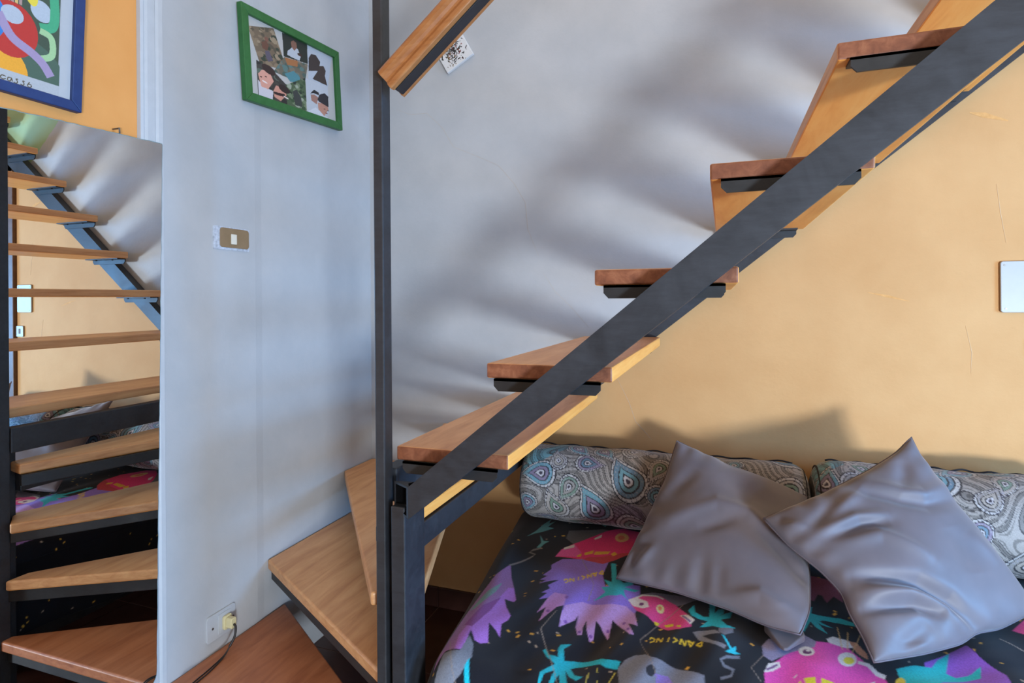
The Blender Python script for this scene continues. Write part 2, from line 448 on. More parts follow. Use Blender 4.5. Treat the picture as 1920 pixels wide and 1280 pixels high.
def smooth_line(pts, k=6):
    p_ = np.asarray(pts, float); p_ = np.vstack([p_[:1], p_, p_[-1:]]); o_ = []
    for i in range(1, len(p_) - 2):
        a, b_, c, d_ = p_[i - 1:i + 3]
        for t in np.linspace(0, 1, k, endpoint=False): o_.append(0.5 * (2 * b_ + (c - a) * t + (2 * a - 5 * b_ + 4 * c - d_) * t * t + (3 * b_ - a - 3 * c + d_) * t ** 3))
    return np.array(o_ + [p_[-2]])
def stroke(pts, w, sm=True):
    pts = smooth_line(pts) if sm and len(pts) > 2 else np.asarray(pts, float); L, R = [], []
    for i in range(len(pts)):
        t = pts[min(i + 1, len(pts) - 1)] - pts[max(i - 1, 0)]; t = t / (np.linalg.norm(t) + 1e-9)
        n = np.array([-t[1], t[0]]) * w / 2; L.append(pts[i] + n); R.append(pts[i] - n)
    return np.array(L + R[::-1])
def grid_mesh(name, co, nx, ny, mat, parent=None, colors=None, smooth=True):
    """co: (ny*nx, 3) world coordinates, row-major"""
    off = np.zeros(3); p = parent
    while p is not None: off += np.array(p.location); p = p.parent
    me = bpy.data.meshes.new(name)
    i = np.arange(nx - 1); j = np.arange(ny - 1)
    a = (j[:, None] * nx + i[None, :]).ravel()
    f = np.stack([a, a + 1, a + nx + 1, a + nx], 1).astype(np.int32)
    me.vertices.add(len(co)); me.vertices.foreach_set('co', (co - off).astype(np.float32).ravel())
    me.loops.add(f.size); me.loops.foreach_set('vertex_index', f.ravel())
    me.polygons.add(len(f)); me.polygons.foreach_set('loop_start', np.arange(0, f.size, 4, dtype=np.int32))
    me.update(calc_edges=True)
    if smooth: me.polygons.foreach_set('use_smooth', np.ones(len(f), bool))
    if colors is not None:
        ca = me.color_attributes.new('print', 'FLOAT_COLOR', 'POINT')
        ca.data.foreach_set('color', np.c_[colors, np.ones(len(colors))].astype(np.float32).ravel())
    me.materials.append(mat)
    o = bpy.data.objects.new(name, me); COL.objects.link(o)
    if parent is not None: o.parent = parent
    return o
M['paper'] = attr_mat('printed_paper', 0.5, 0.3, g=246)
M['comforter'] = attr_mat('printed_cotton', 0.85, 0.2, 0.15, 0.15)

# ------------------------------------------------------------------ bed and comforter
M['mattress'] = plain('mattress_ticking', (150, 150, 155), 0.9, 0, 6)
M['bed_base'] = plain('bed_base_fabric', (44, 42, 46), 0.9, 0, 6)
bed = thing('bed', (1.62, -0.52, 0.0), 'low single bed under the staircase covered by the black printed comforter', 'bed')
m = MB(); m.box(0.86, 2.38, -0.96, -0.03, 0.09, 0.24); m.build('bed_base', M['bed_base'], bed, bevel=0.01)
m = MB(); m.box(0.84, 2.39, -0.98, -0.02, 0.24, 0.41); m.build('mattress', M['mattress'], bed, bevel=0.04, seg=4)
for lx in (0.90, 2.32):
    for ly in (-0.92, -0.11):
        m = MB(); m.box(lx, lx + 0.05, ly, ly + 0.05, 0.0, 0.09); m.build('leg', M['bed_base'], bed)

BED_PRINT = [
((70,76,88),[(952,-284),(948,-225),(990,-198),(1056,-176),(1096,-187),(1029,-269),(984,-313)]),
((112,98,205),[(979,-432),(956,-480),(965,-510),(950,-551),(966,-559),(951,-582),(971,-588),(954,-611),(1008,-579),(986,-620),(997,-637),(981,-666),(997,-664),(984,-703),(1006,-688),(998,-766),(1014,-733),(1016,-807),(1042,-730),(1058,-714),(1061,-758),(1069,-804),(1097,-756),(1100,-731),(1106,-785),(1119,-821),(1130,-817),(1124,-785),(1126,-749),(1136,-794),(1152,-834),(1159,-822),(1151,-751),(1164,-765),(1193,-814),(1191,-775),(1189,-731),(1208,-750),(1241,-797),(1252,-796),(1230,-743),(1255,-756),(1240,-693),(1246,-642),(1234,-548),(1142,-579),(1123,-519),(1125,-427),(1030,-410)]),
((150,128,222),[(1061,-713),(1061,-758),(1069,-804),(1097,-756),(1100,-731),(1106,-785),(1119,-821),(1130,-817),(1124,-785),(1126,-749),(1136,-794),(1152,-834),(1159,-822),(1151,-751),(1164,-765),(1193,-814),(1191,-775),(1189,-731),(1208,-750),(1241,-797),(1252,-796),(1230,-743),(1255,-756),(1240,-693),(1214,-661),(1153,-674),(1098,-671)]),
((150,120,215),[(1006,-688),(998,-766),(1014,-733),(1016,-807),(1042,-730),(1058,-714),(1050,-658),(1015,-654)]),
((105,75,170),[(1082,-774),(1082,-780),(1079,-783),(1076,-782),(1073,-777),(1073,-772),(1076,-769),(1079,-770)]),
((105,75,170),[(1125,-804),(1125,-809),(1122,-812),(1119,-811),(1116,-807),(1116,-802),(1119,-799),(1123,-799)]),
((105,75,170),[(1155,-812),(1155,-817),(1152,-820),(1149,-819),(1146,-815),(1146,-810),(1149,-807),(1153,-808)]),
((105,75,170),[(1190,-775),(1190,-781),(1187,-784),(1184,-783),(1182,-778),(1182,-773),(1185,-770),(1188,-771)]),
((105,75,170),[(1239,-771),(1238,-776),(1235,-779),(1232,-778),(1230,-774),(1231,-768),(1233,-765),(1237,-766)]),
((105,75,170),[(1224,-738),(1223,-744),(1221,-747),(1217,-746),(1215,-741),(1216,-736),(1218,-733),(1222,-734)]),
((105,75,170),[(1030,-752),(1030,-758),(1027,-761),(1024,-760),(1021,-755),(1020,-749),(1023,-746),(1027,-747)]),
((105,75,170),[(1059,-670),(1059,-676),(1056,-680),(1052,-679),(1049,-673),(1049,-667),(1052,-663),(1056,-665)]),
((186,40,112),[(952,-421),(958,-367),(987,-307),(1024,-248),(1073,-189),(1127,-152),(1183,-158),(1214,-263),(1192,-355),(1145,-420),(1109,-447),(1039,-412),(980,-417)]),
((195,75,155),[(952,-421),(958,-367),(989,-312),(1023,-361),(1018,-399)]),
((150,50,70),[(1039,-412),(1109,-447),(1145,-420),(1192,-355),(1161,-366),(1098,-392),(1055,-391)]),
((232,150,52),[(1033,-362),(1058,-340),(1062,-365),(1038,-379)]),
((232,150,52),[(1065,-349),(1115,-353),(1112,-374),(1067,-374)]),
((232,150,52),[(1120,-374),(1130,-358),(1142,-377),(1132,-392)]),
((232,150,52),[(1014,-390),(1025,-370),(1029,-390),(1019,-400)]),
((206,150,112),[(1155,-227),(1156,-241),(1154,-254),(1149,-264),(1143,-271),(1136,-274),(1128,-272),(1121,-265),(1115,-255),(1111,-242),(1110,-228),(1112,-214),(1116,-203),(1123,-196),(1131,-193),(1139,-195),(1146,-203),(1152,-213)]),
((170,100,85),[(1142,-231),(1142,-238),(1141,-245),(1139,-250),(1136,-254),(1132,-255),(1128,-254),(1125,-250),(1122,-245),(1120,-239),(1120,-232),(1120,-225),(1123,-220),(1126,-216),(1130,-215),(1134,-216),(1137,-219),(1140,-225)]),
((225,200,225),[(963,-351),(988,-313),(993,-334),(965,-365)]),
((225,200,225),[(1041,-248),(1062,-217),(1064,-240),(1047,-258)]),
((140,100,70),[(1142,-149),(1145,-56),(1142,-53),(1139,-146)]),
((140,100,70),[(1164,-148),(1178,-73),(1175,-68),(1162,-144)]),
((140,100,70),[(1133,-151),(1128,-88),(1125,-87),(1130,-150)]),
((34,150,185),[(1134,-443),(1149,-447),(1167,-538),(1191,-559),(1212,-539),(1216,-554),(1195,-581),(1237,-571),(1225,-587),(1196,-592),(1204,-620),(1217,-634),(1193,-617),(1180,-628),(1155,-629),(1124,-655),(1148,-609),(1131,-583),(1154,-583),(1131,-542),(1157,-558)]),
((118,92,158),[(834,-511),(865,-589),(894,-648),(924,-716),(922,-728),(892,-720),(914,-764),(940,-803),(940,-823),(931,-846),(946,-896),(929,-878),(901,-856),(929,-931),(914,-944),(899,-941),(876,-908),(876,-920),(887,-968),(883,-988),(870,-990),(845,-993),(827,-1032),(823,-956),(821,-837),(815,-691),(815,-588)]),
((138,100,205),[(894,-648),(924,-716),(922,-728),(892,-720),(914,-764),(940,-803),(940,-823),(931,-846),(946,-896),(929,-878),(901,-856),(929,-931),(914,-944),(899,-941),(876,-908),(876,-920),(887,-968),(883,-988),(870,-990),(854,-933),(858,-838),(878,-747),(878,-653)]),
((105,62,140),[(847,-887),(854,-784),(881,-716),(882,-796),(871,-892)]),
((92,132,152),[(826,-808),(832,-693),(852,-629),(856,-693),(839,-803)]),
((92,106,132),[(843,-1110),(844,-999),(884,-991),(881,-930),(903,-957),(916,-996),(907,-1040),(875,-1094)]),
((18,160,200),[(909,-1024),(912,-1000),(946,-1092),(936,-1096)]),
((18,160,200),[(943,-1054),(961,-1087),(950,-1091)]),
((120,80,200),[(838,-1102),(854,-1089),(868,-1128),(845,-1136)]),
((20,158,196),[(1061,-897),(1077,-921),(1098,-922),(1090,-892),(1091,-872),(1115,-864),(1103,-888),(1114,-927),(1133,-916),(1194,-900),(1206,-903),(1237,-900),(1235,-929),(1209,-930),(1195,-922),(1144,-937),(1134,-946),(1149,-970),(1167,-974),(1157,-991),(1139,-979),(1124,-955),(1150,-1035),(1137,-1039),(1115,-977),(1112,-998),(1109,-1031),(1101,-1029),(1102,-987),(1103,-967),(1085,-988),(1083,-1029),(1079,-1029),(1075,-986),(1098,-948),(1074,-931),(1057,-906)]),
((62,122,134),[(1014,-132),(1039,-90),(1061,-76),(1099,-97),(1095,-131),(1068,-114),(1062,-158),(1045,-141),(1044,-115)]),
((70,130,146),[(818,-305),(835,-251),(845,-189),(860,-143),(864,-183),(883,-163),(868,-214),(893,-225),(865,-253),(837,-275)]),
((70,130,146),[(875,-373),(880,-337),(861,-285),(884,-324),(904,-323),(892,-345),(887,-374)]),
((92,96,104),[(835,-523),(863,-477),(881,-440),(886,-415),(863,-407),(872,-396),(893,-377),(889,-368),(867,-386),(861,-413),(884,-421),(877,-432),(858,-469),(830,-515)]),
((214,180,90),[(1175,-956),(1179,-1006),(1181,-1006),(1177,-956)]),
((214,180,90),[(1231,-941),(1221,-991),(1223,-993),(1233,-942)]),
((214,180,90),[(1190,-937),(1194,-951),(1196,-950),(1191,-936)]),
((214,180,90),[(1198,-975),(1200,-999),(1201,-999),(1200,-975)]),
((96,110,140),[(1235,-927),(1246,-892),(1264,-870),(1287,-866),(1300,-878),(1324,-883),(1355,-894),(1390,-903),(1416,-910),(1417,-941),(1251,-999)]),
((25,30,45),[(1317,-924),(1317,-930),(1315,-936),(1313,-941),(1310,-945),(1307,-946),(1303,-945),(1300,-942),(1298,-937),(1297,-931),(1296,-924),(1298,-918),(1300,-913),(1303,-910),(1306,-908),(1310,-909),(1313,-913),(1315,-918)]),
((110,100,190),[(1316,-932),(1343,-927),(1360,-961),(1324,-973)]),
((90,95,122),[(1229,-599),(1270,-572),(1331,-561),(1374,-572),(1404,-575),(1361,-611),(1341,-618),(1299,-588)]),
((200,58,132),[(1213,-631),(1230,-608),(1265,-587),(1296,-583),(1335,-611),(1367,-666),(1381,-725),(1352,-743),(1328,-744),(1298,-724),(1272,-699),(1243,-677)]),
((215,195,228),[(1213,-631),(1237,-610),(1263,-623),(1271,-652),(1256,-663),(1230,-653)]),
((90,50,110),[(1256,-638),(1256,-641),(1256,-644),(1254,-646),(1252,-648),(1250,-649),(1248,-649),(1246,-647),(1244,-645),(1244,-642),(1244,-639),(1244,-637),(1246,-634),(1248,-632),(1250,-632),(1252,-632),(1254,-633),(1256,-635)]),
((215,195,228),[(1216,-636),(1248,-597),(1284,-591),(1303,-597),(1303,-590),(1284,-583),(1246,-589),(1214,-630)]),
((228,190,150),[(1309,-642),(1309,-649),(1308,-656),(1306,-662),(1303,-665),(1300,-666),(1296,-665),(1293,-661),(1291,-655),(1289,-648),(1289,-641),(1290,-634),(1293,-628),(1295,-624),(1299,-623),(1302,-625),(1305,-629),(1308,-635)]),
((200,120,90),[(1302,-641),(1302,-644),(1302,-648),(1301,-650),(1300,-652),(1298,-653),(1296,-652),(1295,-650),(1294,-647),(1293,-644),(1293,-641),(1294,-637),(1295,-635),(1296,-633),(1298,-632),(1299,-633),(1301,-635),(1302,-638)]),
((240,175,45),[(1289,-710),(1302,-711),(1303,-723),(1295,-726)]),
((240,175,45),[(1315,-714),(1336,-711),(1339,-725),(1321,-727)]),
((240,175,45),[(1345,-720),(1357,-725),(1355,-733),(1348,-733)]),
((225,220,238),[(1349,-670),(1370,-671),(1387,-693),(1378,-717)]),
((90,80,150),[(1355,-676),(1376,-708),(1379,-702),(1357,-670)]),
((20,158,192),[(1369,-648),(1382,-617),(1386,-654),(1407,-670),(1421,-665),(1420,-576),(1435,-571),(1433,-644),(1442,-617),(1454,-613),(1456,-636),(1445,-654),(1462,-634),(1476,-620),(1470,-659),(1448,-675),(1462,-700),(1483,-703),(1456,-723),(1430,-711),(1400,-721),(1418,-688),(1396,-685),(1379,-674)]),
((98,108,128),[(1385,-747),(1398,-738),(1435,-730),(1448,-746),(1422,-752),(1407,-760),(1431,-782),(1461,-790),(1456,-806),(1431,-796),(1400,-778)]),
((90,100,122),[(1443,-722),(1477,-708),(1476,-729),(1456,-751),(1443,-738)]),
((20,165,205),[(1450,-750),(1456,-753),(1472,-793),(1482,-778),(1480,-800),(1491,-803),(1478,-812),(1458,-814),(1468,-799)]),
((88,102,128),[(1488,-812),(1460,-826),(1446,-846),(1454,-868),(1472,-873),(1468,-888),(1448,-902),(1449,-911),(1471,-895),(1477,-865),(1457,-858),(1451,-847),(1461,-836),(1488,-823)]),
((30,150,180),[(1644,-514),(1673,-505),(1664,-553),(1644,-588),(1639,-649),(1631,-631)]),
((115,75,182),[(1874,-682),(1910,-650),(1982,-588),(1993,-636),(2020,-690),(2015,-731),(1850,-788)]),
((28,160,178),[(1810,-726),(1850,-702),(1884,-695),(1905,-661),(1937,-627),(1908,-703),(1923,-713),(1951,-698),(1984,-663),(1969,-708),(1931,-728),(1888,-746),(1892,-773),(1808,-802)]),
((206,62,160),[(1536,-847),(1550,-816),(1597,-744),(1656,-676),(1699,-655),(1729,-657),(1746,-693),(1757,-734),(1780,-768),(1785,-801),(1758,-888),(1537,-964)]),
((108,112,152),[(1538,-747),(1554,-715),(1569,-712),(1599,-690),(1636,-664),(1660,-675),(1653,-702),(1596,-750),(1554,-799),(1538,-787)]),
((232,218,240),[(1650,-723),(1648,-730),(1645,-737),(1640,-743),(1634,-747),(1628,-750),(1622,-749),(1618,-746),(1616,-742),(1616,-735),(1617,-728),(1621,-721),(1626,-715),(1632,-710),(1639,-708),(1644,-709),(1648,-711),(1650,-717)]),
((80,50,100),[(1644,-727),(1643,-731),(1640,-735),(1638,-738),(1634,-740),(1631,-741),(1628,-741),(1625,-740),(1624,-737),(1624,-734),(1625,-730),(1627,-727),(1630,-723),(1633,-721),(1637,-720),(1640,-720),(1642,-721),(1643,-724)]),
((232,218,240),[(1641,-723),(1639,-727),(1636,-730),(1633,-729),(1632,-726),(1634,-723),(1637,-720),(1640,-720)]),
((232,218,240),[(1536,-848),(1547,-811),(1571,-792),(1572,-810),(1554,-834)]),
((90,60,120),[(1543,-838),(1567,-808),(1566,-802),(1542,-832)]),
((235,225,242),[(1738,-705),(1735,-718),(1729,-729),(1723,-739),(1715,-745),(1709,-747),(1703,-746),(1699,-740),(1697,-731),(1698,-719),(1701,-707),(1706,-695),(1713,-685),(1721,-678),(1728,-676),(1734,-678),(1738,-684),(1739,-694)]),
((242,182,38),[(1732,-712),(1730,-719),(1727,-725),(1723,-730),(1719,-733),(1715,-735),(1711,-734),(1709,-731),(1708,-726),(1708,-720),(1710,-714),(1713,-708),(1717,-702),(1721,-699),(1725,-698),(1729,-698),(1731,-701),(1732,-706)]),
((205,195,220),[(1685,-648),(1703,-627),(1734,-629),(1743,-652),(1725,-660),(1689,-660)]),
((150,115,95),[(1735,-630),(1752,-631),(1765,-669),(1762,-700),(1746,-675)]),
((230,215,240),[(1736,-723),(1753,-730),(1764,-758),(1779,-767),(1785,-752),(1771,-745),(1760,-716),(1741,-708)]),
((230,215,240),[(1593,-840),(1605,-821),(1598,-837)]),
((230,215,240),[(1729,-806),(1759,-778),(1754,-794)]),
((242,182,38),[(1615,-835),(1638,-824),(1635,-863),(1617,-869)]),
((242,182,38),[(1650,-822),(1682,-828),(1668,-851),(1645,-859)]),
((242,182,38),[(1601,-856),(1607,-845),(1609,-862),(1600,-874)]),
((225,170,60),[(1816,-770),(1814,-778),(1811,-784),(1807,-790),(1803,-793),(1799,-795),(1797,-793),(1795,-790),(1795,-784),(1796,-778),(1798,-770),(1801,-763),(1805,-758),(1809,-754),(1813,-753),(1816,-754),(1817,-758),(1818,-763)]),
((205,60,130),[(2106,-489),(2153,-434),(2170,-435),(2140,-509),(2124,-503)]),
((96,58,98),[(1661,-430),(1690,-312),(1735,-334),(1760,-361),(1754,-456),(1735,-429),(1713,-468),(1707,-430),(1697,-426),(1682,-470),(1671,-459)]),
((26,150,172),[(1649,-514),(1668,-509),(1659,-540),(1685,-539),(1735,-532),(1776,-550),(1771,-562),(1727,-556),(1692,-558),(1680,-569),(1710,-586),(1685,-585),(1676,-577),(1692,-623),(1669,-607),(1659,-583),(1638,-648),(1635,-632)]),
((190,155,110),[(1719,-577),(1714,-672),(1716,-670),(1721,-575)]),
((190,155,110),[(1739,-593),(1725,-668),(1727,-667),(1741,-593)]),
((190,155,110),[(1771,-585),(1734,-673),(1735,-674),(1772,-586)]),
((222,165,62),[(1116,-491),(1122,-515),(1125,-513),(1119,-489)]),
((222,165,62),[(1124,-510),(1111,-507),(1111,-515),(1124,-517)]),
((222,165,62),[(1113,-514),(1119,-492),(1116,-487),(1109,-509)]),
((222,165,62),[(1100,-501),(1102,-530),(1105,-531),(1104,-503)]),
((222,165,62),[(1104,-527),(1092,-508),(1090,-514),(1103,-533)]),
((222,165,62),[(1091,-515),(1103,-516),(1102,-508),(1090,-507)]),
((222,165,62),[(1086,-515),(1092,-539),(1095,-537),(1089,-513)]),
((222,165,62),[(1094,-535),(1078,-519),(1077,-525),(1093,-541)]),
((222,165,62),[(1076,-523),(1083,-547),(1086,-545),(1079,-521)]),
((222,165,62),[(1072,-559),(1077,-541),(1073,-536),(1069,-555)]),
((222,165,62),[(1075,-535),(1063,-530),(1063,-538),(1075,-542)]),
((222,165,62),[(1054,-541),(1060,-565),(1063,-563),(1057,-539)]),
((222,165,62),[(1042,-551),(1049,-574),(1052,-572),(1045,-549)]),
((222,165,62),[(1051,-570),(1034,-554),(1034,-561),(1050,-576)]),
((222,165,62),[(1032,-558),(1039,-581),(1042,-580),(1035,-557)]),
((222,165,62),[(1030,-593),(1036,-582),(1033,-576),(1027,-588)]),
((222,165,62),[(1036,-577),(1030,-564),(1028,-568),(1033,-580)]),
((222,165,62),[(1028,-562),(1020,-565),(1022,-572),(1030,-569)]),
((222,165,62),[(1019,-569),(1022,-579),(1025,-578),(1022,-567)]),
((226,168,48),[(1406,-785),(1404,-807),(1408,-807),(1409,-785)]),
((226,168,48),[(1407,-804),(1396,-794),(1394,-800),(1405,-810)]),
((226,168,48),[(1396,-800),(1408,-787),(1407,-782),(1395,-794)]),
((226,168,48),[(1389,-783),(1381,-805),(1384,-808),(1391,-786)]),
((226,168,48),[(1384,-805),(1378,-783),(1375,-786),(1381,-808)]),
((226,168,48),[(1376,-787),(1386,-795),(1388,-789),(1377,-781)]),
((226,168,48),[(1371,-784),(1369,-806),(1372,-807),(1374,-784)]),
((226,168,48),[(1372,-804),(1362,-782),(1359,-786),(1369,-809)]),
((226,168,48),[(1359,-784),(1357,-806),(1361,-807),(1362,-784)]),
((226,168,48),[(1343,-809),(1353,-798),(1352,-792),(1342,-804)]),
((226,168,48),[(1354,-793),(1344,-781),(1342,-787),(1352,-798)]),
((226,168,48),[(1332,-783),(1330,-806),(1333,-807),(1335,-784)]),
((226,168,48),[(1317,-783),(1316,-806),(1319,-806),(1320,-784)]),
((226,168,48),[(1319,-804),(1308,-781),(1305,-785),(1316,-808)]),
((226,168,48),[(1305,-783),(1304,-806),(1307,-806),(1308,-784)]),
((226,168,48),[(1291,-809),(1300,-803),(1299,-797),(1290,-803)]),
((226,168,48),[(1301,-800),(1301,-786),(1297,-787),(1298,-801)]),
((226,168,48),[(1299,-783),(1290,-780),(1290,-786),(1298,-790)]),
((226,168,48),[(1288,-783),(1288,-793),(1291,-794),(1292,-784)]),
((200,160,70),[(715,-202),(729,-226),(731,-220),(717,-196)]),
((200,160,70),[(728,-218),(718,-220),(721,-230),(732,-228)]),
((200,160,70),[(722,-227),(718,-201),(713,-197),(717,-223)]),
((200,160,70),[(708,-219),(720,-250),(723,-248),(711,-218)]),
((200,160,70),[(721,-245),(705,-229),(705,-237),(722,-253)]),
((200,160,70),[(707,-238),(715,-234),(712,-225),(703,-228)]),
((200,160,70),[(702,-240),(716,-264),(718,-259),(704,-235)]),
((200,160,70),[(717,-257),(699,-246),(700,-255),(718,-266)]),
((200,160,70),[(698,-253),(712,-277),(714,-272),(700,-248)]),
((200,160,70),[(710,-293),(706,-271),(702,-268),(705,-290)]),
((200,160,70),[(703,-265),(692,-264),(695,-274),(705,-274)]),
((200,160,70),[(689,-281),(703,-305),(705,-301),(692,-277)]),
((200,160,70),[(685,-296),(699,-319),(701,-314),(687,-291)]),
((200,160,70),[(699,-312),(681,-301),(683,-310),(700,-321)]),
((200,160,70),[(681,-308),(695,-331),(697,-326),(683,-303)]),
((200,160,70),[(693,-346),(693,-331),(688,-327),(688,-341)]),
((200,160,70),[(691,-326),(682,-314),(681,-320),(690,-332)]),
((200,160,70),[(680,-313),(675,-318),(679,-326),(684,-321)]),
((200,160,70),[(676,-324),(682,-335),(684,-331),(678,-320)]),
((120,118,120),[(1031,-400),(1109,-579),(1109,-659),(1111,-660),(1110,-578),(1032,-398)]),
((120,118,120),[(1046,-745),(1029,-834),(1111,-989),(1125,-1021),(1126,-1020),(1112,-988),(1031,-833),(1047,-747)]),
((120,118,120),[(837,-951),(884,-1038),(921,-1092),(922,-1091),(885,-1037),(838,-950)]),
((120,118,120),[(1355,-609),(1302,-716),(1267,-808),(1291,-863),(1323,-950),(1324,-949),(1292,-862),(1268,-809),(1303,-718),(1356,-612)]),
((120,118,120),[(1540,-781),(1510,-846),(1527,-883),(1528,-881),(1511,-846),(1541,-782)]),
((120,118,120),[(2063,-537),(2093,-580),(2095,-577),(2065,-534)]),
]

ZC = 0.480
st = 0.0029
ga = np.arange(-0.36, 1.66, st); gy = np.arange(-1.24, -0.018, st)
Aa, Yy = np.meshgrid(ga, gy)                         # unrolled cloth coordinates
Xe = 0.727 + 0.1217 * (-0.139 - Yy); Xf = Xe + 0.055
Xp = Xf + Aa                                         # print coordinate
def roll(s, r):                                      # s < 0 rolls over an edge of radius r: returns offset along, drop
    th = np.clip(-s / r, 0, math.pi / 2); rest = np.clip(-s - r * math.pi / 2, 0, None)
    return np.where(s < 0, -r * np.sin(th), 0), np.where(s < 0, r * (1 - np.cos(th)) + rest, 0)
ox, dxz = roll(Aa, 0.075); oy, dyz = roll(Yy + 0.985, 0.08)
X = np.where(Aa < 0, Xf + ox, Xp); Y = np.where(Yy < -0.985, -0.985 + oy, Yy)
topw = np.exp(-((dxz + dyz) / 0.05) ** 2)
und = 0.007 * np.sin(7 * Xp + 3 * Yy) + 0.005 * np.sin(13 * Xp - 9 * Yy + 1) + 0.003 * np.sin(31 * Xp + 7 * Yy)
fold = 0.0045 * np.sin(62 * Xp + 9 * np.sin(3 * Yy)) * np.exp(-((Xp - 1.25) / 0.28) ** 2 - ((Yy + 0.80) / 0.26) ** 2)
und = und + fold + 0.004 * np.sin(48 * (Xp * 0.5 - Yy)) * np.exp(-((Xp - 1.95) / 0.25) ** 2 - ((Yy + 0.75) / 0.25) ** 2)
Z = ZC - np.minimum(dxz + dyz, 0.36) + und * topw
X = X - 0.012 * np.sin(17 * Yy) * np.clip(dxz / 0.2, 0, 1) * (dxz > 0.07)
P = np.c_[Xp.ravel() * 1000, Yy.ravel() * 1000]
C = np.tile(np.array(lin((20, 23, 33))), (len(P), 1))
C *= (1 + 0.25 * np.sin(P[:, :1] * 0.011 + 1.3) * np.sin(P[:, 1:] * 0.013))
confetti = []
for k in range(520):
    c = (rng.uniform(400, 2400), rng.uniform(-1230, -20)); a = rng.uniform(0, 3.14); s = rng.uniform(2.6, 4.4) if k % 3 else rng.uniform(4.5, 6.5)
    q = np.array([(-s, -s * .55), (s, -s * .5), (s * .9, s * .6), (-s, s * .5)]); R_ = np.array([[math.cos(a), -math.sin(a)], [math.sin(a), math.cos(a)]])
    confetti.append((q @ R_.T + c, (222, 172, 66) if k % 3 != 1 else (176, 160, 140)))
def bed_paint(P, C, confetti):
    for q_, col in confetti: fill(P, C, q_, col, 1.3)
    for col, poly in BED_PRINT: fill(P, C, poly, col, (2.15, 1.9, 1.55))
    return C
h_ = st * 1000 * 0.25
C = sum(bed_paint(P + np.array(o_), C.copy(), confetti) for o_ in ((-h_, -h_), (h_, -h_), (-h_, h_), (h_, h_))) / 4.0
com = grid_mesh('comforter', np.c_[X.ravel(), Y.ravel(), Z.ravel()], len(ga), len(gy), M['comforter'], None, C)
so = com.modifiers.new('thickness', 'SOLIDIFY'); so.thickness = 0.006; so.offset = -1
tag(com, 'black comforter printed with purple, magenta and turquoise shapes on the bed', 'comforter')

# ------------------------------------------------------------------ bolsters
M['paisley'] = attr_mat('paisley_fabric', 0.6, 0.35, 0.2, 0.1)
def teardrop(n=26):
    t = np.linspace(0, 2 * np.pi, n, endpoint=False)
    x = np.cos(t); y = np.sin(t) * np.sin(t / 2) ** 1.4
    bend = 0.35 * np.clip(x, 0, 1) ** 2
    return np.c_[x, y * 0.95 + bend * 0.9]
TD = teardrop()
def paisley_colors(S, seed):
    """S: unrolled cloth coordinates in metres"""
    g = np.random.default_rng(seed)
    x, y = S[:, 0], S[:, 1]
    ph = 70 * (y + 0.10 * np.sin(9 * x + 2 * np.sin(7 * y)) + 0.05 * np.sin(23 * x - 11 * y)) + 3 * np.sin(31 * y + 17 * x)
    band = np.sin(ph * 2.0); fine = np.sin(ph * 6.3 + 2 * np.sin(60 * x))
    tint = 0.6 * np.sin(4.2 * x + 1.0 + seed) + 0.7 * np.sin(7 * y + 2.3 * x + 0.5) + (1.0 * np.exp(-(x / 0.32) ** 2) if seed == 3 else 1.1 * np.exp(-((x - 0.62) / 0.3) ** 2))
    grey, teal, pur, dark = (np.array(lin(c)) for c in ((158, 154, 150), (104, 158, 172), (146, 138, 150), (52, 50, 54)))
    C = np.where((tint > 0.55)[:, None], teal, np.where((tint < -0.8)[:, None], pur, grey)) * np.ones((len(S), 1))
    C = np.where((band > 0.35)[:, None], C * 0.55, C); C = np.where((fine > 0.72)[:, None], C * 0.5 + 0.0, C)
    C = np.where((np.abs(band - 0.35) < 0.16)[:, None], dark, C)
    spots = []
    for k in range(700):
        c = np.array([g.uniform(-0.05, 1.05), g.uniform(0, 0.9)]); s = g.uniform(0.040, 0.085)
        if all(np.hypot(*(c - o)) > 0.70 * (s + so) for o, so in spots): spots.append((c, s))
    pal = [(104, 150, 164), (116, 142, 128), (128, 118, 142), (150, 148, 146), (98, 128, 148), (164, 160, 154)]
    for c, s in spots:
        a = g.uniform(0, 6.28); R_ = np.array([[math.cos(a), -math.sin(a)], [math.sin(a), math.cos(a)]]); fl = np.array([1, g.choice([-1, 1])])
        def put(sc, col, off=0.0): fill(S, C, ((TD * fl * sc * s) + [off * s, 0]) @ R_.T + c, col)
        k = g.integers(0, len(pal))
        put(1.12, (40, 38, 42)); put(1.05, (186, 186, 186)); put(0.92, (48, 46, 52)); put(0.86, pal[k])
        put(0.62, (44, 42, 48), -0.1); put(0.55, pal[(k + 2) % len(pal)], -0.1); put(0.34, (40, 38, 44), -0.16); put(0.26, (190, 190, 196), -0.16); put(0.13, (60, 56, 70), -0.2)
        for t in np.linspace(0, 2 * np.pi, 22, endpoint=False):
            i_ = int(t / (2 * np.pi) * len(TD)) % len(TD); q = (TD[i_] * fl * 0.99 * s) @ R_.T + c
            fill(S, C, ellipse(q[0], q[1], 0.0022, 0.0022, 0, 6), (70, 66, 84))
            q = (TD[i_] * fl * 0.74 * s - [0.03 * s, 0]) @ R_.T + c
            fill(S, C, ellipse(q[0], q[1], 0.0020, 0.0020, 0, 6), (158, 158, 168))
    return C
M['end_fabric'] = plain('bolster_end_fabric', (112, 116, 124), 0.8, 0, 40, 60)
M['piping'] = plain('dark_piping', (30, 28, 32), 0.8, 0, 4)
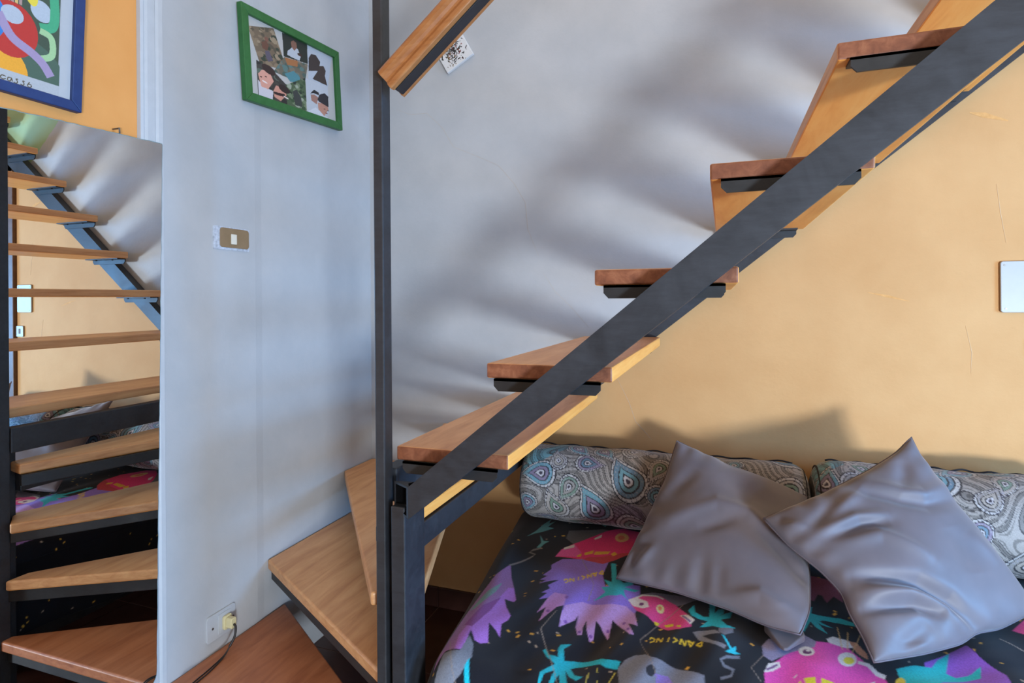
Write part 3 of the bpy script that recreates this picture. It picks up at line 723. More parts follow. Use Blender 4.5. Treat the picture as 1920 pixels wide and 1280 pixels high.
def bolster(x0, x1, yc, zc, r, label, lump, seed):
    nL, nR = int((x1 - x0) / 0.0026), 300
    xs = np.linspace(0, 1, nL); L = x1 - x0; co = []
    UU, TT = np.meshgrid(xs * L, np.linspace(0, 2 * math.pi * r, nR + 1), indexing='ij')
    cols = paisley_colors(np.c_[UU.ravel(), TT.ravel()], seed)
    for u in xs:
        e = min(u, 1 - u) * L; rc = 0.05
        rr = r if e > rc else r - rc + math.sqrt(max(rc * rc - (rc - e) ** 2, 0))
        if e <= 1e-6: rr = r - rc
        for k in range(nR + 1):
            t = 2 * math.pi * k / nR
            q = rr * (1 + 0.016 * math.sin(5 * u * L * 6 + 2 * t + lump) + 0.012 * math.sin(3 * t + 9 * u + lump))
            y = q * math.cos(t); z = q * math.sin(t)
            if z < 0: z *= 0.955
            co.append((x0 + u * L, yc + y, zc + z))
    root = thing('bolster', ((x0 + x1) / 2, yc, zc - r), label, 'bolster', 'paisley bolsters along the back wall')
    body = grid_mesh('cover', np.array(co), nR + 1, nL, M['paisley'], root, cols)
    for xe in (x0, x1):
        m = MB(); m.prism([(yc + (r - 0.0505) * 1.02 * math.cos(2 * math.pi * k / 32), zc + (r - 0.0505) * 0.985 * math.sin(2 * math.pi * k / 32)) for k in range(32)],
                          lambda a, h, x: (x, a, h), xe - 0.002, xe + 0.002)
        m.build('end_cap', M['end_fabric'], root)
        s = 1 if xe == x0 else -1
        m = MB(); m.tube([(xe + s * 0.012, yc + (r - 0.018) * math.cos(2 * math.pi * k / 40), zc + (r - 0.019) * math.sin(2 * math.pi * k / 40)) for k in range(41)], 0.0035, 6)
        m.build('piping', M['piping'], root, smooth=True)
    m = MB(); m.tube([(x0 + 0.04 + (L - 0.08) * k / 60, yc + 0.028 + 0.004 * math.sin(k * 0.7), zc + r * 0.985 + 0.003 * math.sin(k * 0.9)) for k in range(61)], 0.0028, 6)
    m.build('seam', M['piping'], root, smooth=True)
    return root
bolster(0.768, 1.708, -0.142, 0.620, 0.134, 'long paisley bolster at the foot of the stairs, left of the other', 0.0, 3)
bolster(1.722, 2.395, -0.150, 0.630, 0.142, 'paisley bolster on the right, behind the right grey pillow', 1.7, 8)

# ------------------------------------------------------------------ pillows
def satin():
    m, nt, bs = new_mat('grey_satin')
    v = mapping(nt)
    nt.links.new(ramp(nt, noise(nt, v, 8, 3), [(0.3, (98, 95, 103)), (0.7, (108, 104, 112))]), bs.inputs['Base Color'])
    setin(bs, Roughness=0.5); bs.inputs['Specular IOR Level'].default_value = 0.35
    bs.inputs['Sheen Weight'].default_value = 0.35; bs.inputs['Sheen Roughness'].default_value = 0.4
    bump(nt, bs, noise(nt, v, 700, 2), 0.04, 0.001)
    return m
M['satin'] = satin()
M['seam'] = plain('pillow_seam', (92, 86, 96), 0.6, 0, 4)
def pillow(TL, BL, BR, TR, hf, hb, wr, label, edges):
    n = 121
    u = np.linspace(-1, 1, n); U, V = np.meshgrid(u, u)
    TL, BL, BR, TR = (np.array(q, float) for q in (TL, BL, BR, TR))
    def surf(side):
        ev = {k: np.interp(np.arange(n) / (n - 1) * 2 - 1, [a[0] for a in e], [a[1] for a in e]) for k, e in edges.items()}
        ker = np.exp(-(np.arange(-14, 15) / 6.0) ** 2); ker /= ker.sum()
        ev = {k: np.convolve(np.pad(e, 14, mode='edge'), ker, mode='valid') * np.clip((1 - np.abs(u)) / 0.06, 0, 1) for k, e in ev.items()}
        uu = U + ev['right'][:, None] * ((1 + U) / 2) ** 2 - ev['left'][:, None] * ((1 - U) / 2) ** 2
        vv = V + ev['top'][None, :] * ((1 + V) / 2) ** 2 - ev['bottom'][None, :] * ((1 - V) / 2) ** 2
        a, b_ = (uu + 1) / 2, (vv + 1) / 2
        Pp = (BL * ((1 - a) * (1 - b_))[..., None] + BR * (a * (1 - b_))[..., None] + TR * (a * b_)[..., None] + TL * ((1 - a) * b_)[..., None])
        du = (BR - BL) * (1 - b_)[..., None] + (TR - TL) * b_[..., None]; dv = (TL - BL) * (1 - a)[..., None] + (TR - BR) * a[..., None]
        N_ = np.cross(du, dv); N_ /= np.linalg.norm(N_, axis=-1, keepdims=True)
        env = np.clip((1 - U ** 2) * (1 - V ** 2), 0, 1)
        h = (hf if side > 0 else hb) * env ** 0.46
        if side > 0:
            rim = np.clip(env / 0.12, 0, 1)
            for seg, wd, amp in wr:
                seg = np.array(seg, float); best = np.full(U.shape, 9.0); along = np.zeros(U.shape); tot = len(seg) - 1
                for k in range(tot):
                    d_ = seg[k + 1] - seg[k]; ll = (d_ @ d_) + 1e-9
                    tt = np.clip(((U - seg[k][0]) * d_[0] + (V - seg[k][1]) * d_[1]) / ll, 0, 1)
                    dist = np.hypot(U - seg[k][0] - tt * d_[0], V - seg[k][1] - tt * d_[1])
                    along = np.where(dist < best, (k + tt) / tot, along); best = np.minimum(best, dist)
                fade = np.clip(np.sin(np.pi * np.clip(along * 0.9 + 0.05, 0, 1)), 0, 1) ** 0.7
                q = best / wd
                h = h + 0.85 * amp * fade * np.exp(-q ** 2) * rim
            # gathers running in from the seams
            for edge, ph in ((U, 0.3), (-U, 1.1), (V, 2.0), (-V, 0.9)):
                tco = V if (edge is U or ph == 1.1) else U
                h = h + 0.0030 * np.sin(13 * tco + 5 * np.sin(2.3 * tco + ph) + ph) * np.exp(-((1 - edge) / 0.20) ** 2) * np.clip(env / 0.05, 0, 1)
            h = h + 0.004 * np.sin(4.1 * U + 2.3 * V + ph) * env
        return Pp + side * N_ * h[..., None]
    root = thing('pillow', ((BL + BR) / 2).tolist(), label, 'pillow', 'grey satin pillows on the bed')
    F, B_ = surf(1), surf(-1)
    off = np.array(root.location)
    v = np.concatenate([F.reshape(-1, 3), B_.reshape(-1, 3)]) - off
    nn = n * n; faces = []
    i, j = np.meshgrid(np.arange(n - 1), np.arange(n - 1)); a = (j * n + i).ravel()
    f1 = np.stack([a, a + 1, a + n + 1, a + n], 1); f2 = np.stack([a, a + n, a + n + 1, a + 1], 1) + nn
    me = bpy.data.meshes.new('pillow_case')
    me.from_pydata(v.tolist(), [], np.concatenate([f1, f2]).tolist())
    b = bmesh.new(); b.from_mesh(me); bmesh.ops.remove_doubles(b, verts=b.verts, dist=1e-5); b.to_mesh(me); b.free()
    me.polygons.foreach_set('use_smooth', [True] * len(me.polygons)); me.materials.append(M['satin'])
    o = bpy.data.objects.new('pillow_case', me); COL.objects.link(o); o.parent = root
    rim_pts = [F[0, k] for k in range(0, n, 4)] + [F[k, n - 1] for k in range(4, n, 4)] + [F[n - 1, n - 1 - k] for k in range(4, n, 4)] + [F[n - 1 - k, 0] for k in range(4, n, 4)]
    m = MB(); m.tube([tuple(q) for q in rim_pts], 0.0022, 6); m.build('seam', M['seam'], root, smooth=True)
    return root
W1_ = [([[-0.565, -0.234], [-0.091, 0.127], [0.315, 0.138], [0.735, -0.063], [1.0, -0.272]], 0.10, 0.014), ([[-0.229, -0.291], [-0.026, -0.16], [0.19, -0.021]], 0.09, -0.010),
       ([[-0.05, -0.62], [0.03, -0.98]], 0.08, -0.007), ([[0.15, -0.66], [0.22, -0.98]], 0.07, -0.006), ([[-0.94, -0.9], [-0.80, -0.6]], 0.06, -0.009), ([[-0.79, -0.917], [-0.66, -0.6]], 0.07, 0.010),
       ([[-0.843, -0.445], [-0.551, -0.127], [-0.217, 0.238]], 0.16, 0.010), ([[0.42, -0.032], [0.76, -0.277], [1.0, -0.44]], 0.07, -0.010), ([[0.30, -0.95], [0.60, -0.80], [0.95, -0.85]], 0.07, 0.012), ([[-0.8, 0.1], [-0.55, 0.6]], 0.12, -0.010), ([[-.2, .7], [.3, .45], [.8, .5]], 0.2, -0.012)]
W2_ = [([[-0.80, 0.0], [-0.692, 0.059], [-0.455, 0.27], [-0.306, 0.462], [-0.235, 0.892]], 0.09, -0.017), ([[-0.80, .15], [-0.55, 0.35], [-0.42, 0.55], [-0.40, 0.9]], 0.09, 0.013), ([[-0.348, -0.75], [-0.356, -0.317], [-0.26, -0.065]], 0.08, -0.015), ([[-0.44, -0.72], [-0.47, -0.3], [-0.36, 0.0]], 0.07, 0.012),
       ([[-0.20, -0.60], [-0.174, -0.268], [0.052, -0.121], [0.273, 0.023]], 0.09, 0.013), ([[0.162, -0.85], [0.426, -0.276], [0.649, -0.056], [0.95, 0.1]], 0.075, -0.030), ([[0.33, -0.9], [0.50, -0.45], [0.70, -0.20], [0.9, -0.08]], 0.07, 0.018), ([[0.52, -0.9], [0.60, -0.432], [0.751, -0.183]], 0.07, -0.026),
       ([[-0.62, 0.396], [-0.72, 0.578], [-0.88, 0.70]], 0.10, -0.012), ([[-0.646, -0.45], [-0.752, -0.03]], 0.08, 0.010), ([[-0.83, -0.956], [-0.568, -0.80]], 0.06, 0.008), ([[0.104, 0.738], [0.49, 0.828]], 0.1, 0.008), ([[0.95, -0.75], [0.80, -0.40]], 0.08, -0.012), ([[-0.55, -0.75], [-0.76, -0.33]], 0.07, -0.010), ([[.0, .5], [.5, .45]], .15, -0.008)]
z0 = 1.35
pil_left = pillow((1.314, -0.225, -0.528 + z0), (1.172, -0.572, -0.845 + z0), (1.618, -0.748, -0.824 + z0), (1.690, -0.280, -0.654 + z0), 0.066, 0.050, W1_, 'grey satin pillow leaning on the left bolster, partly under its neighbour',
       dict(left=[(-1, 0), (-.3, -.06), (.4, -.07), (1, 0)], bottom=[(-1, 0), (-.3, -.05), (.3, -.04), (.7, .02), (1, 0)], right=[(-1, 0), (-.7, .08), (-.2, .07), (.4, -.03), (1, 0)], top=[(-1, 0), (0, -.06), (1, 0)]))
pillow((1.956, -0.285, -0.456 + z0), (1.555, -0.540, -0.643 + z0), (1.753, -0.795, -0.832 + z0), (2.166, -0.460, -0.815 + z0), 0.070, 0.045, W2_, 'crumpled grey satin pillow with a raised peak, overlapping the other pillow',
       dict(left=[(-1, 0), (-.3, -.09), (.3, -.10), (.75, -.07), (.9, -.02), (1, 0)], bottom=[(-1, 0), (-.5, -.04), (-.1, -.15), (.25, -.19), (.45, -.11), (.7, -.08), (1, 0)], right=[(-1, 0), (-.5, .07), (-.05, .09), (.15, .03), (.4, .07), (.8, .03), (1, 0)], top=[(-1, 0), (-.8, -.05), (0, -.06), (.5, -.04), (1, 0)]))

m = MB(); m.prism([(1.548, -0.680), (1.590, -0.672), (1.628, -0.690), (1.632, -0.712), (1.592, -0.764), (1.582, -0.768), (1.574, -0.760), (1.546, -0.700)], lambda a, c, h: (a, c, 0.492 + h * (0.006 + 0.20 * (c + 0.77))), 0.0, 1.0)
m.build('folded_corner', M['satin'], pil_left, bevel=0.005, seg=3)

# ------------------------------------------------------------------ mirror
def mirror_mat():
    m, nt, bs = new_mat('mirror_silver')
    v = mapping(nt)
    setin(bs, Metallic=1.0, Roughness=0.0)
    bs.inputs['Base Color'].default_value = (0.84, 0.86, 0.86, 1)
    return m
M['mirror'] = mirror_mat()
M['glass_edge'] = plain('mirror_edge_glass', (120, 140, 140), 0.2, 0, 12, 60)
mir = thing('mirror', (0.004, -1.30, 0.25), 'tall frameless mirror with chipped edges against the orange wall', 'mirror')
out = [(-1.575, 1.703)] + [(-1.575 + 0.5515 * k / 40, 1.703 + 0.025 * k / 40 + random.uniform(-0.0012, 0.0008)) for k in range(1, 40)] + [(-1.0235, 1.727), (-1.0225, 1.722)]
out += [(-1.0225 - 0.028 * k / 60 + random.uniform(-0.0012, 0.0006), 1.722 - 1.43 * k / 60) for k in range(1, 60)]
out += [(-1.0505 - 0.022 * (1 - math.cos(t)), 0.290 - 0.03 * math.sin(t)) for t in np.linspace(0, math.pi / 2, 6)] + [(-1.60, 0.252)]
m = MB(); m.prism(out, lambda a, h, x: (x, a, h), 0.0045, 0.0085)
m.build('glass_edge', M['glass_edge'], mir)
cy, cz = -1.30, 1.0
inn = [(cy + (a - cy) * 0.994, cz + (h - cz) * 0.9975) for a, h in out]
m = MB(); m.prism(inn, lambda a, h, x: (x, a, h), 0.0086, 0.0090); m.build('silvered_face', M['mirror'], mir)
m = MB(); m.tube([(-0.012, -1.148, 1.735), (0.012, -1.148, 1.735), (0.013, -1.148, 1.722)], 0.0022, 6); m.build('nail', M['screw'], mir)

# ------------------------------------------------------------------ poster
M['blue'] = plain('blue_frame_paint', (28, 50, 98), 0.5, 0, 6, 40)
M['green'] = plain('green_frame_paint', (40, 96, 44), 0.45, 0, 6, 40)
M['mat_white'] = plain('white_mat_board', (176, 176, 176), 0.6, 0, 2)
PY0, PY1, PZ0, PZ1 = -1.80, -1.237, 1.748, 2.55
poster = thing('framed_poster', (-0.010, (PY0 + PY1) / 2, PZ0), 'abstract art poster in a blue frame above the mirror', 'poster')
def pt(y, z, d): return (-0.011 + d + (z - PZ0) * 0.045, y + (z - PZ0) * 0.012, z)
def bars(root, mat, y0, y1, za, zb_, w, fn, d0, d1):
    for q in ([(y0, za), (y1, za), (y1 - w, za + w), (y0 + w, za + w)], [(y1, za), (y1, zb_), (y1 - w, zb_ - w), (y1 - w, za + w)],
              [(y1, zb_), (y0, zb_), (y0 + w, zb_ - w), (y1 - w, zb_ - w)], [(y0, zb_), (y0, za), (y0 + w, za + w), (y0 + w, zb_ - w)]):
        m = MB(); m.prism(q, fn, d0, d1); m.build('frame_bar', mat, root, bevel=0.002)
bars(poster, M['blue'], PY0, PY1, PZ0, PZ1, 0.0235, pt, 0.0, 0.018)
m = MB(); m.prism([(PY0 + .02, PZ0 + .018), (PY1 - .02, PZ0 + .018), (PY1 - .02, PZ1 - .02), (PY0 + .02, PZ1 - .02)], pt, 0.004, 0.009); m.build('mat_board', M['mat_white'], poster)
gy_ = np.concatenate([np.linspace(-1.755, -1.42, 90), np.arange(-1.419, -1.2855, 0.00065)]); gz_ = np.concatenate([np.arange(1.762, 2.06, 0.0008), np.linspace(2.062, 2.50, 120)])
ny, nz = len(gy_), len(gz_)
Yq, Zq = np.meshgrid(gy_, gz_); P = np.c_[Yq.ravel(), Zq.ravel()]
C = np.tile(np.array(lin((176, 176, 176))), (len(P), 1))
fill(P, C, [(-1.74, 1.797), (-1.2885, 1.797), (-1.2885, 2.48), (-1.74, 2.48)], (70, 82, 66))
for poly, col in ((ellipse(-1.355, 1.78, 0.09, 0.10), (78, 98, 82)), (ellipse(-1.405, 1.790, 0.055, 0.062), (232, 160, 52)), (ellipse(-1.385, 1.888, 0.052, 0.060), (186, 56, 48)),
                  (ellipse(-1.430, 1.90, 0.034, 0.05), (58, 120, 186)), (ellipse(-1.385, 1.92, 0.022, 0.019), (176, 180, 186)), (ellipse(-1.328, 1.952, 0.022, 0.024, .6), (176, 182, 188)),
                  (stroke([(-1.306, 2.02), (-1.300, 1.96), (-1.305, 1.925), (-1.330, 1.915)], 0.020), (74, 160, 116)), (stroke([(-1.330, 1.908), (-1.306, 1.900), (-1.303, 1.862), (-1.325, 1.846)], 0.014), (160, 192, 140)),
                  (stroke([(-1.412, 1.914), (-1.385, 1.872), (-1.345, 1.852), (-1.322, 1.836), (-1.304, 1.812)], 0.019), (160, 140, 168)), (ellipse(-1.352, 1.985, 0.014, 0.03, .3), (226, 200, 70)),
                  (ellipse(-1.55, 2.0, 0.10, 0.12), (224, 190, 80)), (ellipse(-1.60, 2.2, 0.12, 0.12), (206, 90, 70)), (ellipse(-1.45, 2.3, 0.1, 0.12), (90, 130, 180))):
    fill(P, C, np.array([q for q in poly]), col)
fill(P, C, [(-1.80, 1.76), (-1.28, 1.76), (-1.28, 1.7965), (-1.80, 1.7965)], (176, 176, 176))
for k in range(5): fill(P, C, [(-1.405 + k * 0.008, 1.948), (-1.399 + k * 0.008, 1.947), (-1.399 + k * 0.008, 1.966), (-1.405 + k * 0.008, 1.968)], (214, 176, 110) if k % 2 else (170, 140, 130))
INK = (92, 78, 56)
def sig(x, pts, w=0.0021):
    s_ = smooth_line([(x + a * 0.0118, 1.774 + b * 0.011) for a, b in pts])
    for i in range(len(s_) - 1): fill(P, C, stroke(s_[i:i + 2], w), INK); fill(P, C, ellipse(s_[i][0], s_[i][1], w / 2, w / 2, 0, 8), INK)
LET = {'P': [(0, -.2), (.15, 1.3), (.7, 1.2), (.6, .6), (.15, .55)], 'i': [(.4, .8), (.5, 0)], 'c': [(.9, .75), (.35, .8), (.1, .35), (.5, .05), (.95, .3)], 'a': [(.8, .75), (.3, .7), (.15, .2), (.6, .1), (.8, .7), (.95, .1)],
       's': [(.75, .85), (.45, .8), (.7, .35), (.5, 0), (.1, .1)], 'o': [(.5, .95), (.2, .3), (.45, .0), (.85, .2), (.7, .6), (.35, .55)]}
for k, ch in enumerate('Picasso'): sig(-1.430 + k * 0.0128, LET[ch])
fill(P, C, stroke([(-1.445, 1.7672), (-1.346, 1.7695)], 0.0016), INK)
co = np.array([pt(a, h, 0.0100) for a, h in P])
grid_mesh('print', co, ny, nz, M['paper'], poster, C)

# ------------------------------------------------------------------ photo collage in a green frame
ang = math.atan2(0.036, 0.504)
FW, FH, FB = 0.506, 0.308, 0.029
frame = thing('photo_frame', (0.004, -0.494, 1.955), 'collage of seven snapshots in a tilted green frame on the white wall', 'picture frame')
def fr(y, z, d):
    ca, sa = math.cos(ang), math.sin(ang); yy, zz = y - FW / 2, z
    return (0.0065 + d, -0.4935 + yy * ca - zz * sa + 0.011, 1.957 + yy * sa + zz * ca)
bars(frame, M['green'], 0, FW, 0, FH, FB, fr, 0.0, 0.020)
m = MB(); m.prism([(.02, .02), (FW - .02, .02), (FW - .02, FH - .02), (.02, FH - .02)], fr, 0.003, 0.008); m.build('mat_board', M['mat_white'], frame)
COLLAGE = {'p1':[[0.01,0.862],[0.277,0.996],[0.402,0.49],[0.112,0.427]],'p2':[[0.37,0.999],[0.663,1.012],[0.66,0.721],[0.374,0.673]],'p3':[[0.663,0.998],[0.985,0.984],[0.912,0.506],[0.658,0.504]],'p4':[[0.076,0.465],[0.247,0.411],[0.383,0.29],[0.382,0.006],[0.076,0.008]],'p5':[[0.38,0.669],[0.66,0.714],[0.605,0.393],[0.247,0.398]],'p6':[[0.383,0.29],[0.619,0.499],[0.614,0.016],[0.382,0.013]],'p7':[[0.619,0.499],[0.912,0.506],[0.906,0.055],[0.621,0.012]],'w2':[[0.415,0.716],[0.422,0.775],[0.483,0.865],[0.545,0.873],[0.574,0.775],[0.557,0.709]],'h2':[[0.465,0.925],[0.496,0.964],[0.531,0.949],[0.533,0.88],[0.501,0.82],[0.471,0.858]],'d3':[[0.665,0.623],[0.674,0.815],[0.708,0.892],[0.769,0.911],[0.824,0.837],[0.794,0.688]],'d3b':[[0.795,0.703],[0.809,0.77],[0.866,0.799],[0.894,0.738],[0.878,0.655],[0.905,0.518],[0.711,0.53]],'f4':[[0.086,0.292],[0.128,0.364],[0.203,0.376],[0.247,0.266],[0.181,0.131],[0.112,0.138]],'f4b':[[0.235,0.129],[0.269,0.224],[0.348,0.233],[0.382,0.141],[0.313,0.031],[0.246,0.056]],'g4':[[0.235,0.129],[0.365,0.147],[0.359,0.104],[0.246,0.095]],'hat7':[[0.762,0.248],[0.79,0.333],[0.861,0.386],[0.91,0.355],[0.908,0.19],[0.775,0.224]],'f7':[[0.761,0.204],[0.887,0.226],[0.907,0.16],[0.842,0.031],[0.767,0.105]],'f7b':[[0.675,0.283],[0.722,0.303],[0.776,0.283],[0.747,0.169],[0.681,0.199]],'h7b':[[0.669,0.294],[0.723,0.376],[0.784,0.359],[0.783,0.322],[0.709,0.319]],'w7':[[0.621,0.012],[0.733,0.12],[0.842,0.031],[0.891,0.035],[0.884,0.003]],'t5':[[0.372,0.434],[0.481,0.529],[0.555,0.468],[0.541,0.392],[0.431,0.353]],'o5':[[0.385,0.665],[0.538,0.699],[0.531,0.611],[0.409,0.575]],'b1':[[0.139,0.733],[0.193,0.778],[0.215,0.724],[0.193,0.646],[0.145,0.658]],'l1':[[0.171,0.634],[0.215,0.658],[0.253,0.547],[0.203,0.507],[0.182,0.548]],'s4':[[0.081,0.213],[0.138,0.15],[0.235,0.129],[0.224,0.007],[0.081,0.01]],'s6':[[0.454,0.227],[0.503,0.277],[0.552,0.187],[0.564,0.052],[0.477,0.045]]}

nu, nv = 300, 190
Ug, Vg = np.meshgrid(np.linspace(0, 1, nu), np.linspace(0, 1, nv)); P = np.c_[Ug.ravel(), Vg.ravel()]
C = np.tile(np.array(lin((178, 176, 172))), (len(P), 1))
def cf(k, col): fill(P, C, COLLAGE[k], col)
def speckle(k, cols, n, s):
    q = np.array(COLLAGE[k]); mn, mx = q.min(0), q.max(0); tmp = C.copy()
    for t in range(n):
        c = rng.uniform(mn, mx); a = rng.uniform(s * .4, s); fill(P, tmp, ellipse(c[0], c[1], a, a * 1.3, rng.uniform(0, 3), 7), cols[t % len(cols)])
    msk = np.zeros((len(P), 3)); fill(P, msk, q, (255, 255, 255)); C[msk[:, 0] > 0.5] = tmp[msk[:, 0] > 0.5]
cf('p1', (112, 96, 78)); speckle('p1', [(132, 114, 92), (88, 80, 66), (60, 66, 54), (150, 132, 108)], 90, 0.035)
cf('b1', (104, 72, 58)); cf('l1', (92, 84, 96))
cf('p2', (46, 50, 44)); cf('w2', (176, 182, 190)); cf('h2', (128, 92, 78))
cf('p3', (172, 180, 190)); cf('d3', (62, 54, 52)); cf('d3b', (66, 56, 52))
cf('p4', (70, 66, 60)); speckle('p4', [(60, 56, 52), (90, 100, 88), (50, 46, 44)], 40, 0.04); cf('s4', (196, 190, 196)); cf('f4', (206, 150, 132)); cf('f4b', (196, 140, 122)); cf('g4', (52, 36, 36))
cf('p5', (104, 98, 84)); speckle('p5', [(120, 110, 94), (76, 92, 84), (90, 116, 112)], 40, 0.04); cf('o5', (156, 104, 66)); cf('t5', (78, 128, 136))
cf('p6', (76, 92, 66)); speckle('p6', [(60, 80, 54), (110, 124, 96), (44, 52, 44), (150, 158, 140)], 70, 0.03); cf('s6', (60, 62, 60))
cf('p7', (178, 182, 188)); cf('h7b', (40, 38, 42)); cf('f7b', (150, 110, 98)); cf('w7', (196, 198, 204)); cf('f7', (176, 128, 110)); cf('hat7', (46, 44, 48))
for (cx, cy, rx, ry, rot), col in (((.20, .40, .075, .055, -.5), (58, 44, 40)), ((.36, .215, .065, .05, -.4), (50, 38, 36)), ((.115, .265, .012, .008, 0), (70, 40, 36)), ((.165, .29, .012, .008, 0), (70, 40, 36)), ((.15, .215, .03, .010, -.3), (226, 214, 208)), ((.375, .105, .03, .009, -.3), (220, 206, 200)), ((.195, .80, .022, .03, 0), (120, 84, 70)), ((.565, .80, .03, .022, 0), (64, 46, 40)), ((.85, .14, .012, .006, 0), (70, 46, 40)), ((.90, .135, .012, .006, 0), (70, 46, 40)), ((.875, .085, .022, .006, 0), (130, 72, 66))):
    fill(P, C, ellipse(cx, cy, rx, ry, rot), col)
co = np.array([fr(FB + a * (FW - 2 * FB), FB + c * (FH - 2 * FB), 0.0090) for a, c in P])
grid_mesh('photographs', co, nu, nv, M['paper'], frame, C)

# ------------------------------------------------------------------ small splatter canvas
canvas = thing('canvas', (0.40, -0.001, 2.24), 'small white square canvas with paint splatter hung as a diamond under the handrail', 'canvas')
ca, sa = math.cos(0.507), math.sin(0.507)
def cv(a, c, d): return (0.389 + a * ca - c * sa, -d, 2.233 + a * sa + c * ca)
S_ = 0.134
m = MB(); m.prism([(0, 0), (S_, 0), (S_, S_), (0, S_)], cv, 0.001, 0.017); m.build('stretched_canvas', plain('canvas_white', (206, 206, 206), 0.8, 0, 3), canvas, bevel=0.002)
n = 150; g = np.linspace(0.002, S_ - 0.002, n); A_, B_ = np.meshgrid(g, g); P = np.c_[A_.ravel(), B_.ravel()]
C = np.tile(np.array(lin((208, 208, 208))), (len(P), 1))
for k in range(260):
    c = rng.normal((0.062, 0.066), (0.024, 0.026)); a = rng.uniform(0.0009, 0.0034); th = rng.uniform(0, 3.14)
    fill(P, C, ellipse(c[0], c[1], a * rng.uniform(1, 3), a * 0.8, th, 8), [(40, 38, 36), (96, 74, 30), (60, 60, 58), (120, 44, 34)][0 if k % 7 < 4 else (1 if k % 7 < 5 and c[0] < .07 else (2 if k % 7 < 6 else 3))])
grid_mesh('paint', np.array([cv(a, c, 0.0175) for a, c in P]), n, n, M['paper'], canvas, C)

# ------------------------------------------------------------------ switch, socket, cord, cover plate
def rrect(y0, y1, za, zb_, r, k=4):
    pts = []
    for cx, cz_, a0 in ((y1 - r, za + r, -90), (y1 - r, zb_ - r, 0), (y0 + r, zb_ - r, 90), (y0 + r, za + r, 180)):
        for i in range(k + 1): t = math.radians(a0 + 90 * i / k); pts.append((cx + r * math.cos(t), cz_ + r * math.sin(t)))
    return pts
onx = lambda a, h, x: (x, a, h)
M['scraped'] = plain('scraped_white_paint', (176, 182, 192), 0.7, 0, 26, 90)
M['card'] = plain('brown_plate', (132, 108, 78), 0.55, 0, 5)
M['rocker'] = plain('cream_rocker', (214, 208, 192), 0.4, 0, 3)
M['socket_white'] = plain('socket_plastic', (176, 180, 184), 0.4, 0, 2)
M['plug'] = plain('cream_plug', (206, 196, 152), 0.45, 0, 4)
M['cable'] = plain('black_cable', (34, 30, 30), 0.5, 0, 4)
M['plate'] = plain('white_plate_plastic', (168, 168, 164), 0.35, 0, 2)
M['dark_hole'] = plain('dark_hole', (30, 28, 28), 0.9, 0, 2)
sw = thing('light_switch', (0.004, -0.78, 1.45), 'brown light switch plate with cream rocker and scraped white surround', 'light switch')
m = MB(); m.prism(rrect(-0.851, -0.709, 1.452, 1.523, 0.003), onx, 0.002, 0.006); m.build('surround', M['scraped'], sw)
m = MB(); m.prism(rrect(-0.828, -0.712, 1.459, 1.520, 0.010), onx, 0.006, 0.009); m.build('plate', M['card'], sw, bevel=0.001)
m = MB(); m.prism(rrect(-0.788, -0.766, 1.470, 1.502, 0.002), onx, 0.009, 0.013); m.build('rocker', M['rocker'], sw, bevel=0.0015)
so_ = thing('wall_socket', (0.004, -0.833, 0.265), 'white wall socket plate low on the white wall with a plug in it', 'socket')
m = MB(); m.prism(rrect(-0.888, -0.779, 0.268, 0.347, 0.010), onx, 0.002, 0.009); m.build('plate', M['socket_white'], so_, bevel=0.0015)
m = MB(); m.prism(rrect(-0.848, -0.800, 0.278, 0.338, 0.004), onx, 0.009, 0.011); m.build('insert', M['socket_white'], so_, bevel=0.001)
for y in (-0.867, -0.789):
    m = MB(); m.tube([(0.009, y, 0.307), (0.0105, y, 0.307)], 0.0035, 10); m.build('screw', M['screw'], so_)
cord = thing('power_cord', (0.03, -0.82, 0.28), 'black power cord with a cream plug running from the socket over the lowest tread', 'cord')
m = MB(); m.prism(rrect(-0.834, -0.803, 0.285, 0.327, 0.007), onx, 0.011, 0.020); m.prism(rrect(-0.829, -0.808, 0.290, 0.322, 0.006), onx, 0.020, 0.042)
m.build('plug', M['plug'], cord, bevel=0.002)
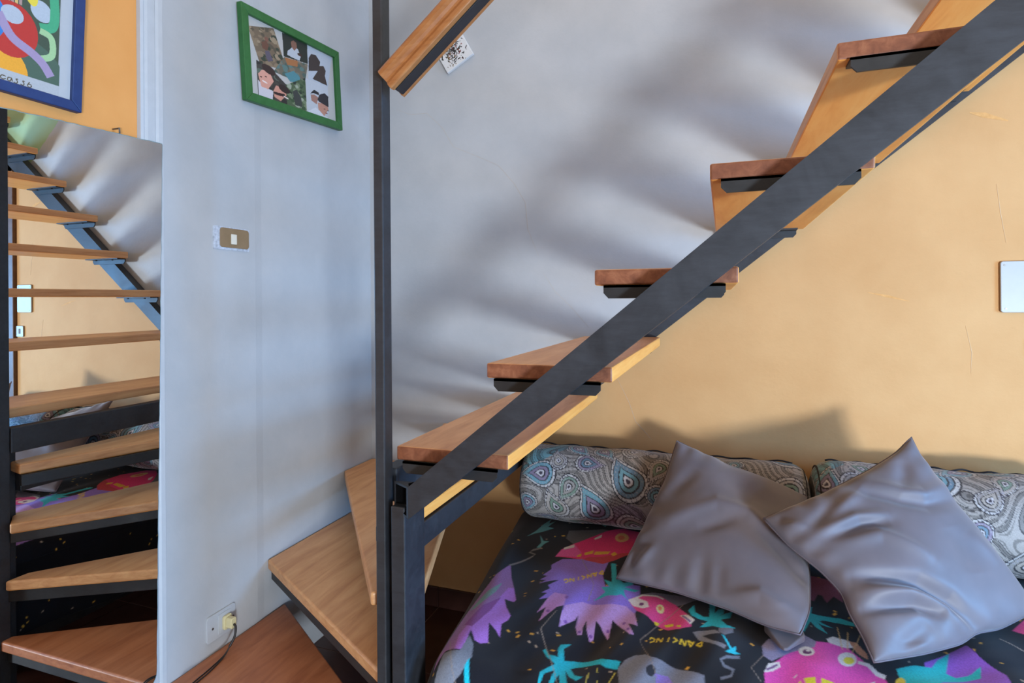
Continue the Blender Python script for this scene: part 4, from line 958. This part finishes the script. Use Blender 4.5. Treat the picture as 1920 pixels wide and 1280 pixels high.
def spline(pts, k=8):
    P_ = [Vector(p) for p in pts]; P_ = [P_[0]] + P_ + [P_[-1]]; out_ = []
    for i in range(1, len(P_) - 2):
        for t in np.linspace(0, 1, k, endpoint=False):
            a, b_, c, d_ = P_[i - 1:i + 3]
            out_.append(0.5 * ((2 * b_) + (c - a) * t + (2 * a - 5 * b_ + 4 * c - d_) * t * t + (3 * b_ - a - 3 * c + d_) * t ** 3))
    return out_ + [P_[-2]]
m = MB(); m.tube(spline([(0.040, -0.818, 0.302), (0.052, -0.822, 0.298), (0.058, -0.832, 0.275), (0.054, -0.848, 0.252)]), 0.0035, 8); m.build('strain_relief', M['cable'], cord, smooth=True)
for k, o in enumerate((0.0, 0.009)):
    m = MB(); m.tube(spline([(0.054, -0.846, 0.254), (0.052 + o * .3, -0.868, 0.236), (0.060 + o, -0.932, 0.2325), (0.066 + o, -0.985, 0.2325), (0.076 + o * .6, -1.040, 0.228), (0.10, -1.075, 0.12), (0.16, -1.12, 0.004), (0.22, -1.30, 0.003)]), 0.0019, 6)
    m.build('cable', M['cable'], cord, smooth=True)
cp = thing('cover_plate', (2.33, -0.002, 1.237), 'blank white cover plate with screws on the yellow wall at the right edge', 'cover plate')
ony = lambda a, h, y: (a, y, h)
m = MB(); m.prism(rrect(2.265, 2.388, 1.238, 1.396, 0.008), ony, -0.001, -0.009); m.build('plate', M['plate'], cp, bevel=0.002)
for x, z in ((2.276, 1.384), (2.278, 1.250), (2.377, 1.384), (2.377, 1.250)):
    m = MB(); m.tube([(x, -0.009, z), (x, -0.0100, z)], 0.003, 10); m.build('screw', M['screw'], cp)
sw2 = thing('light_switch', (2.369, -0.002, 1.10), 'small white light switch below the blank cover plate, seen in the mirror', 'light switch')
m = MB(); m.prism(rrect(2.338, 2.400, 1.098, 1.160, 0.006), ony, -0.001, -0.009); m.build('plate', M['plate'], sw2, bevel=0.002)
m = MB(); m.prism(rrect(2.362, 2.376, 1.115, 1.145, 0.002), ony, -0.009, -0.012); m.build('rocker', M['card'], sw2)
